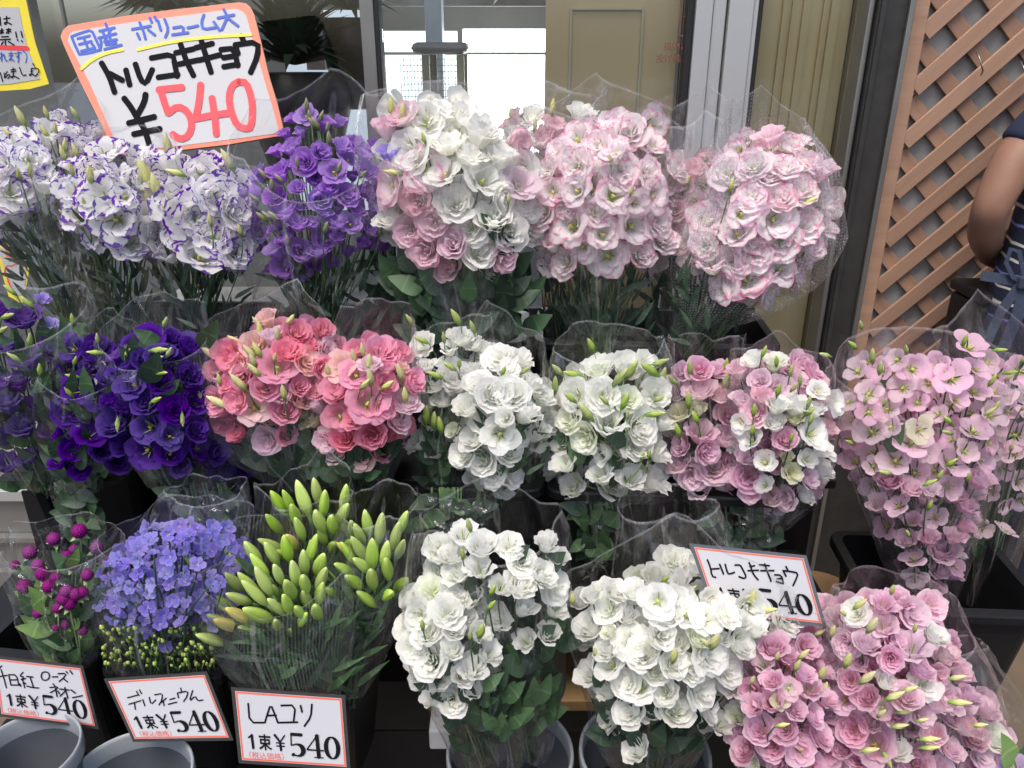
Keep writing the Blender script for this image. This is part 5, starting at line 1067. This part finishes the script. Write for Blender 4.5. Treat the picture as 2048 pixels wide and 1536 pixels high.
bouquet('tall bouquet of small open pink flowers at the right edge, behind the front one', G2, Y2 + .06, [(720, 1960, 2090), (800, 1980, 2100), (900, 1960, 2080), (1000, 1930, 2060), (1080, 1920, 2020)], 'P:lp:2 P:lr:2', (28, 38), 46, '1985,745,34,P,lp;2030,870,40,P,lp;2040,740,34,P,lp;1985,900,34,P,pp', base=(1960, 1215), buds=8, budr=(9, 12), seed=43, nleaf=20, leaf='dm', Ybase=1.26, jit=.6, wrap=dict(rows=[(1190, 1900, 2000), (1000, 1900, 2070), (820, 1930, 2120), (700, 1890, 2130), (660, 1880, 2130)], fr=.85, m='filmp', Y0=1.26))
bouquet('deep pink flowers of a bouquet pressed behind the front pink one', G2, Y2 + .05, [(780, 1790, 1900), (900, 1760, 1930), (1000, 1760, 1930)], 'D:rp:2 P:rp', (30, 38), 42, '', base=(1860, 1215), buds=0, seed=44, nleaf=4, Ybase=1.24)
# ------------------------------------------------------------------ bottom tier
bouquet('loose bunch of magenta globe flowers with soft grey green leaves', G3, Y3 + .02, [(1075, 80, 190), (1130, 40, 210), (1200, 35, 215), (1280, 70, 190)], 'G:gom', (10, 14), 46, '158,1062,16,G;107,1078,14,G;193,1097,14,G;146,1128,14,G;86,1150,14,G;110,1155,11,G;97,1174,14,G;50,1174,15,G;133,1182,14,G;128,1197,15,G;152,1190,13,G;165,1185,12,G;140,1208,14,G;116,1215,12,G;76,1226,11,G;112,1254,9,G;131,1250,10,G;124,1266,12,G;166,1260,11,G;210,1122,11,G;60,1105,15,G;75,1130,14,G;30,1130,10,G;150,1100,13,G;132,1112,12,G', base=(125, 1320), buds=0, seed=51, nleaf=46, leaf='mmdl', lsz=(.03, .055), Ybase=.93, jit=.3, leafrows=(46, [(1130, 60, 200), (1310, 90, 190)]), stemm='stemp', asp=.4,
    wrap=dict(rows=[(1325, 90, 190), (1250, 50, 215), (1150, 15, 235), (1080, 0, 235), (1050, 20, 230)], fr=.8, m='film', Y0=.93, b=.5))
def tiny_green(root):
    mb = MB(); rr = random.Random(5)
    for i in range(150):
        px, py = rr.uniform(205, 430), rr.uniform(1255, 1335); P = at(px, py, .90 + rr.uniform(-.02, .03)); r = rr.uniform(.0022, .0040)
        d = Vector((rr.uniform(-.5, .5), rr.uniform(-.6, 0), 1)).normalized()
        mb.tube([P - d * .02, P], [.0006, .0008], 4, 0); mb.tube([P, P + d * r * .5, P + d * r * 1.4, P + d * r * 2.4], [r * .3, r * .9, r * .8, r * .1], 6, 1)
    mb.obj('bud_cluster', ['stem', 'budg'], root, smooth=True, kind='stuff')
bouquet('blue violet delphinium bouquet with tiny green buds at its foot', G3, Y3 + .0, [(1050, 300, 460), (1110, 225, 500), (1170, 175, 500), (1230, 195, 450), (1290, 290, 390)], 'E:bl:3 E:b2:2', (12, 19), 23, '', base=(320, 1340), buds=0, seed=52, nleaf=10, leaf='ml', lsz=(.02, .04), Ybase=.93, layers=2, jit=.7, extra=tiny_green, nst=60, upness=.35,
    wrap=[dict(rows=[(1340, 240, 420), (1260, 200, 450), (1170, 165, 480), (1080, 200, 500), (1020, 250, 510)], fr=.72, m='film', Y0=.93, b=.55, c=4), dict(rows=[(1250, 330, 440), (1120, 300, 500), (1000, 320, 500), (960, 340, 490)], fr=.9, m='filmd', Y0=1.0, Y1=1.02, b=.4, c=4)])
bouquet('front bouquet of fat green lily buds with two yellow ones, in net film', G3, Y3 - .03, [(1100, 480, 640), (1180, 450, 650), (1230, 450, 640), (1265, 470, 620)], 'L:lily', (28, 34), 38, '445,1245,34,L;425,1280,32,L;480,1232,34,L,lilyy;460,1250,36,L,lilyy;512,1188,34,L;530,1165,34,L;580,1180,36,L;610,1170,34,L;575,1210,32,L;555,1215,30,L;520,1230,38,L;600,1225,26,L;555,1250,28,L;605,1240,28,L;590,1150,32,L;500,1170,30,L;640,1130,34,L;470,1120,26,L;455,1090,26,L;575,1100,32,L;640,1190,30,L', base=(590, 1380), buds=0, seed=53, nleaf=30, leaf='mdm', lsz=(.05, .08), Ybase=.90, jit=.2, asp=.13,
    leafrows=(80, [(1250, 430, 700), (1385, 500, 690)]), wrap=dict(rows=[(1385, 530, 680), (1320, 450, 700), (1250, 405, 710), (1150, 400, 710), (1060, 420, 700)], fr=.66, m='filmn', Y0=.91, b=.6, c=3, amp=.008))
bouquet('rear bouquet of slender green lily buds rising under the middle tier', G3, Y3 + .07, [(985, 540, 700), (1110, 530, 720)], 'L:lily', (26, 32), 38, '560,1010,32,L;578,1005,28,L;608,1000,36,L;648,1010,30,L;685,1030,32,L;640,1045,34,L;665,1050,32,L;550,1050,28,L;600,1060,30,L;705,1060,30,L;585,1085,28,L,lilyy;700,1090,32,L;545,1090,28,L;625,1100,30,L', base=(640, 1385), buds=0, seed=54, nleaf=26, leaf='mdm', lsz=(.05, .08), Ybase=.98, jit=.15, asp=.13, wrap=dict(rows=[(1370, 580, 690), (1150, 530, 720), (1050, 520, 720), (960, 525, 710)], fr=.9, m='filmd', Y0=.98, b=.4))
bouquet('right hand bouquet of green lily buds veiled by creased film', G3, Y3 + .03, [(1045, 680, 810), (1190, 660, 800)], 'L:lily', (26, 32), 38, '735,1050,32,L;760,1060,32,L;790,1075,32,L;720,1100,32,L;745,1110,34,L;770,1110,32,L;700,1110,28,L;690,1140,28,L;710,1165,34,L;745,1160,34,L;775,1140,32,L;720,1070,28,L;692,1100,22,L,lilyy;800,1100,28,L;735,1200,32,L', base=(680, 1385), buds=0, seed=55, nleaf=40, leaf='mdm', lsz=(.05, .08), Ybase=.93, jit=.15, asp=.13, leafrows=(40, [(1180, 640, 740), (1380, 620, 700)]),
    wrap=dict(rows=[(1385, 640, 730), (1280, 640, 790), (1150, 650, 830), (1060, 670, 840), (980, 690, 830)], fr=.85, m='film', Y0=.93, b=.5, c=4))
bouquet('tall white bouquet with long leafy stems in the grey pot, rear half', G3, Y3 + .0, [(1070, 850, 1130), (1130, 860, 1130), (1200, 920, 1120), (1290, 1010, 1125)], 'R:wh:3 D:wh F:wh C:wh', (34, 44), 54, '880,1095,38,F;905,1110,34,R;965,1095,38,R;1020,1092,36,F;1042,1122,42,F;1092,1090,36,R;960,1140,44,C;1078,1150,44,D;1115,1120,34,C;1040,1175,42,R;920,1145,36,R;1000,1175,34,C;1108,1220,34,C;1095,1270,38,R;1005,1250,30,C;945,1200,36,C', base=(1050, 1500), buds=0, budlist='938,1050,16,-10;985,1180,14,20;983,1210,14,30;925,1108,13,0', seed=56, nleaf=36, leaf='ddm', lsz=(.04, .062), Ybase=.95, asp=.5, nst=80, layers=1,
    leafrows=(70, [(1260, 970, 1110), (1480, 985, 1100)]), wrap=dict(rows=[(1500, 960, 1110), (1350, 900, 1125), (1200, 860, 1132), (1080, 840, 1135), (1000, 850, 1100)], fr=.85, m='film', Y0=.95, b=.6, c=3))
bouquet('white bouquet in clear film standing in front in the same grey pot', G3, Y3 - .05, [(1160, 850, 900), (1230, 810, 980), (1320, 830, 990), (1400, 860, 960)], 'F:wh:2 R:wh D:wh', (34, 44), 46, '865,1180,36,F,wg;900,1190,36,R;840,1230,40,F;895,1225,42,F;905,1260,38,D;855,1265,38,F;912,1200,36,R;860,1320,42,D;905,1305,38,R;960,1270,38,C;975,1310,34,C;925,1350,40,D;880,1360,36,D;945,1340,36,C;870,1400,32,C;935,1380,34,R', base=(960, 1500), buds=0, budlist='845,1250,14,0;962,1262,20,10;940,1270,13,0;905,1155,13,-8;985,1180,12,20', seed=57, layers=2, nleaf=26, leaf='ddm', lsz=(.04, .06), Ybase=.92, asp=.42, leafrows=(50, [(1380, 880, 1010), (1480, 930, 1040)]),
    wrap=dict(rows=[(1520, 910, 1050), (1440, 870, 1040), (1340, 825, 1030), (1220, 795, 1000), (1130, 800, 980), (1080, 820, 960)], fr=.8, m='filmd', Y0=.92, b=.6))
bouquet('white bouquet behind the mid price card with one high flower', G3, Y3 + .10, [(1130, 1260, 1400), (1200, 1240, 1480), (1240, 1240, 1500)], 'R:wh:2 D:wh F:wh', (34, 44), 48, '1348,1120,38,F;1312,1155,38,R;1275,1160,30,R,wg;1385,1135,34,R;1265,1200,42,D;1310,1190,34,D;1272,1240,38,C;1350,1210,40,D;1400,1190,36,R;1420,1150,30,C', base=(1330, 1500), buds=2, seed=58, nleaf=30, leaf='dd', Ybase=1.0, wrap=dict(rows=[(1500, 1270, 1380), (1300, 1230, 1420), (1150, 1225, 1470), (1000, 1228, 1420), (980, 1240, 1380)], fr=.9, m='film', Y0=1.0, b=.5))
bouquet('spreading white bouquet leaning right over the grey pot, largest of the white ones', G3, Y3 - .04, [(1180, 1150, 1300), (1230, 1170, 1590), (1290, 1180, 1500), (1360, 1200, 1480), (1430, 1230, 1420)], 'D:wh:2 R:wh:2 F:wh O:wh', (36, 48), 48, '1183,1195,36,R;1180,1255,38,R;1220,1265,24,R,wg;1215,1300,36,R;1222,1330,36,O;1285,1310,42,D;1320,1270,40,D;1375,1230,36,O;1410,1240,44,O;1445,1235,36,O;1476,1246,34,R;1475,1285,44,D;1512,1262,36,R;1570,1246,32,F;1548,1262,20,C;1395,1280,34,R,wg;1345,1330,42,D;1420,1310,46,F;1455,1335,48,F;1465,1370,42,C;1280,1375,38,O;1330,1385,38,D;1215,1385,34,R;1180,1345,34,R;1400,1380,44,F;1350,1420,44,D;1265,1420,40,D;1300,1300,30,R,wg;1380,1340,40,D;1415,1420,40,D;1275,1500,34,R;1250,1365,34,D;1440,1450,34,C', base=(1300, 1520), buds=0,
    budlist='1145,1197,14,-5;1505,1195,20,0;1535,1220,16,70;1430,1282,22,10;1348,1310,20,0;1190,1303,11,0;1410,1285,14,-40', budm='budy', seed=59, layers=2, nleaf=40, leaf='dd', lsz=(.045, .07), Ybase=.93, leafrows=(60, [(1420, 1210, 1420), (1500, 1235, 1370)]), asp=.42, lean=.15,
    wrap=dict(rows=[(1560, 1230, 1370), (1480, 1190, 1410), (1400, 1170, 1440), (1280, 1140, 1530), (1200, 1128, 1580), (1140, 1130, 1560)], fr=.72, m='filmd', Y0=.93, b=.5, c=3))
bouquet('small rose pink bouquet with two cream cups showing dark throats, bottom right', G3, Y3 - .06, [(1290, 1500, 1640), (1360, 1480, 1660), (1440, 1480, 1660), (1530, 1490, 1670)], 'D:rp:3 C:rp R:rp', (32, 40), 42, '1577,1376,27,O,ph;1560,1402,22,O,cr;1530,1330,32,C,ph;1505,1385,34,D;1605,1350,34,R;1620,1380,34,C;1575,1318,34,R;1478,1430,34,R,wg;1545,1410,36,C;1590,1420,30,D;1645,1400,34,C;1520,1460,36,D;1545,1490,36,D;1600,1500,40,O;1640,1470,36,D;1510,1530,30,O,wh;1570,1460,34,D;1625,1530,34,D;1560,1530,34,D', base=(1590, 1640), buds=0,
    budlist='1608,1308,15,25;1595,1330,15,5;1555,1312,12,0;1645,1345,18,0;1505,1360,12,5;1565,1450,12,60;1650,1375,16,0', budm='budy', seed=60, layers=2, nleaf=12, leaf='dm', Ybase=.93, wrap=dict(rows=[(1620, 1540, 1650), (1500, 1470, 1670), (1400, 1455, 1670), (1300, 1480, 1670), (1250, 1490, 1660)], fr=.78, m='filmp', Y0=.93, b=.6))
bouquet('rose pink bouquet between the mid price card and the large pink one', G3, Y3 + .05, [(1210, 1600, 1720), (1280, 1530, 1700), (1330, 1560, 1700)], 'D:rp:2 R:lr', (32, 40), 42, '1618,1268,34,O,rp;1650,1210,32,R,lr;1605,1165,26,C,lr;1660,1260,34,D,lr', base=(1660, 1600), buds=1, budlist='1550,1270,12,0;1580,1290,10,0', budm='budy', seed=61, nleaf=8, Ybase=1.0)
bouquet('largest rose pink bouquet in the bottom right with many lime buds and white roses', G3, Y3 - .04, [(1200, 1690, 1860), (1270, 1670, 1890), (1350, 1670, 1930), (1440, 1660, 1990), (1540, 1660, 2000)], 'D:rp:3 R:rp:2 D:lr:3 C:lr F:lr R:ph', (34, 44), 44, '1712,1225,32,F,wh;1765,1215,38,C,rp;1822,1225,38,D,lr;1865,1272,36,D,wh;1730,1290,38,R,lr;1820,1300,46,C,lr;1700,1360,34,D;1690,1400,36,O;1735,1395,36,R;1765,1415,32,O,ph;1665,1430,22,O,wh;1848,1370,34,F,wh;1770,1365,30,R,wh;1750,1490,40,O;1795,1500,34,R,wh;1870,1470,36,D,lr;1840,1430,34,D,lr;1900,1400,36,D,lr;1915,1340,34,D,lr;1930,1450,38,R,ph;1985,1475,38,R,wg;1900,1500,40,D,lr;1890,1310,36,C,ph;1705,1460,38,D;1660,1480,36,D;1830,1530,40,D;1960,1510,34,D,lr', base=(1830, 1660), buds=3,
    budlist='1720,1208,15,30;1745,1250,20,10;1665,1262,16,0;1830,1255,12,-10;1695,1320,20,0;1735,1355,20,25;1790,1392,18,40;1812,1422,16,60;1820,1378,14,50;1915,1355,14,60;1920,1405,18,80;1860,1478,16,70;1860,1495,15,70;1740,1500,15,60;1775,1520,16,150;1800,1452,14,60;1845,1440,10,60;1960,1450,12,70', budm='budy', seed=62, layers=2, nleaf=14, leaf='dm', Ybase=.93,
    wrap=[dict(rows=[(1660, 1740, 1900), (1540, 1670, 1990), (1420, 1650, 2010), (1300, 1655, 1960), (1200, 1670, 1920), (1150, 1690, 1880)], fr=.7, m='filmp', Y0=.93, b=.5, c=3), dict(rows=[(1660, 1800, 1960), (1540, 1740, 2040), (1420, 1760, 2050), (1330, 1800, 2000), (1270, 1820, 1960)], fr=.95, m='filmd', Y0=.97, Y1=1.02, b=.3, c=2)])
bouquet('mauve flower and broad green leaves in the bottom right corner', G3, .80, [(1515, 2000, 2060), (1560, 2000, 2060)], 'P:mv', (40, 44), 60, '2030,1540,40,P', base=(2030, 1640), fill=False, buds=0, seed=63, nleaf=0, Ybase=.82,
    extra=lambda r: (put_leaf(r, at(2022, 1535, .80), Vector((-.35, 0, 1)), Vector((.4, -1, .2)), .062, 'leafl', 1, .5), put_leaf(r, at(2040, 1530, .82), Vector((-.1, -.2, 1)), Vector((-.4, -1, .2)), .04, 'leafm', 2, .5)))
bouquet('dark red brown dried flower head hanging among the left stems', G1, 1.62, [(530, 30, 90), (590, 30, 90)], 'G:gomd', (28, 30), 60, '62,558,30,G', base=(100, 690), fill=False, buds=0, seed=64, nleaf=4, Ybase=1.55) if False else None
# bundles of wrapped stems that show below the bucket rims
def stem_bundle(label, rows, Y, seed, n=34, leaf='ddm', fm='filmd'):
    global R_; R_ = random.Random(seed); rr = R_; rows = sorted(rows); t = thing('stem_bundle', label, 'stems', 'wrapped stems below the middle tier'); mb = MB()
    for i in range(14):
        s = rr.uniform(.1, .9); pts = []
        for y, a, b in rows[::-1]: pts.append(at(a + (b - a) * s, y, Y + rr.uniform(-.004, .004)))
        mb.tube(pts, .0022, 5)
    mb.obj('stem_cluster', 'stem', t, smooth=True, kind='stuff')
    for i in range(n):
        y = rr.uniform(rows[0][0], rows[-1][0]); a, b = rows_at(rows, y); P = at(rr.uniform(a, b), y, Y - .012 + rr.uniform(-.01, .02))
        put_leaf(t, P, Vector((rr.uniform(-.7, .7), -.1, rr.uniform(-1, .3))), (CAM - P).normalized() + Vector((rr.uniform(-.7, .7), 0, 0)), rr.uniform(.03, .055), {'d': 'leafd', 'm': 'leafm'}[rr.choice(leaf)], asp=.5)
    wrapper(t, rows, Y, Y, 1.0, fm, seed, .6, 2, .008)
stem_bundle('wrapped leafy stems below the muted violet bouquet', [(950, 92, 185), (1000, 110, 190), (1060, 128, 190)], 1.22, 71, 40, 'mmd')
stem_bundle('wrapped stems below the deep violet bouquet', [(965, 330, 470), (1030, 345, 490), (1090, 370, 470)], 1.20, 72, 22)
stem_bundle('wrapped stems below the slim white bouquet', [(975, 838, 990), (1060, 845, 980)], 1.18, 73, 26)
stem_bundle('leafy stems below the greenish white bouquet', [(995, 1155, 1225), (1060, 1162, 1232), (1115, 1165, 1225)], 1.20, 74, 26, 'mmd')
stem_bundle('wrapped stems below the round pink bouquet', [(1010, 1430, 1570), (1095, 1440, 1550)], 1.20, 75, 20)
print('FLOWERS', NF[0], 'OBJECTS', len(bpy.data.objects), 'TRIS', sum(len(m.polygons) for m in bpy.data.meshes))
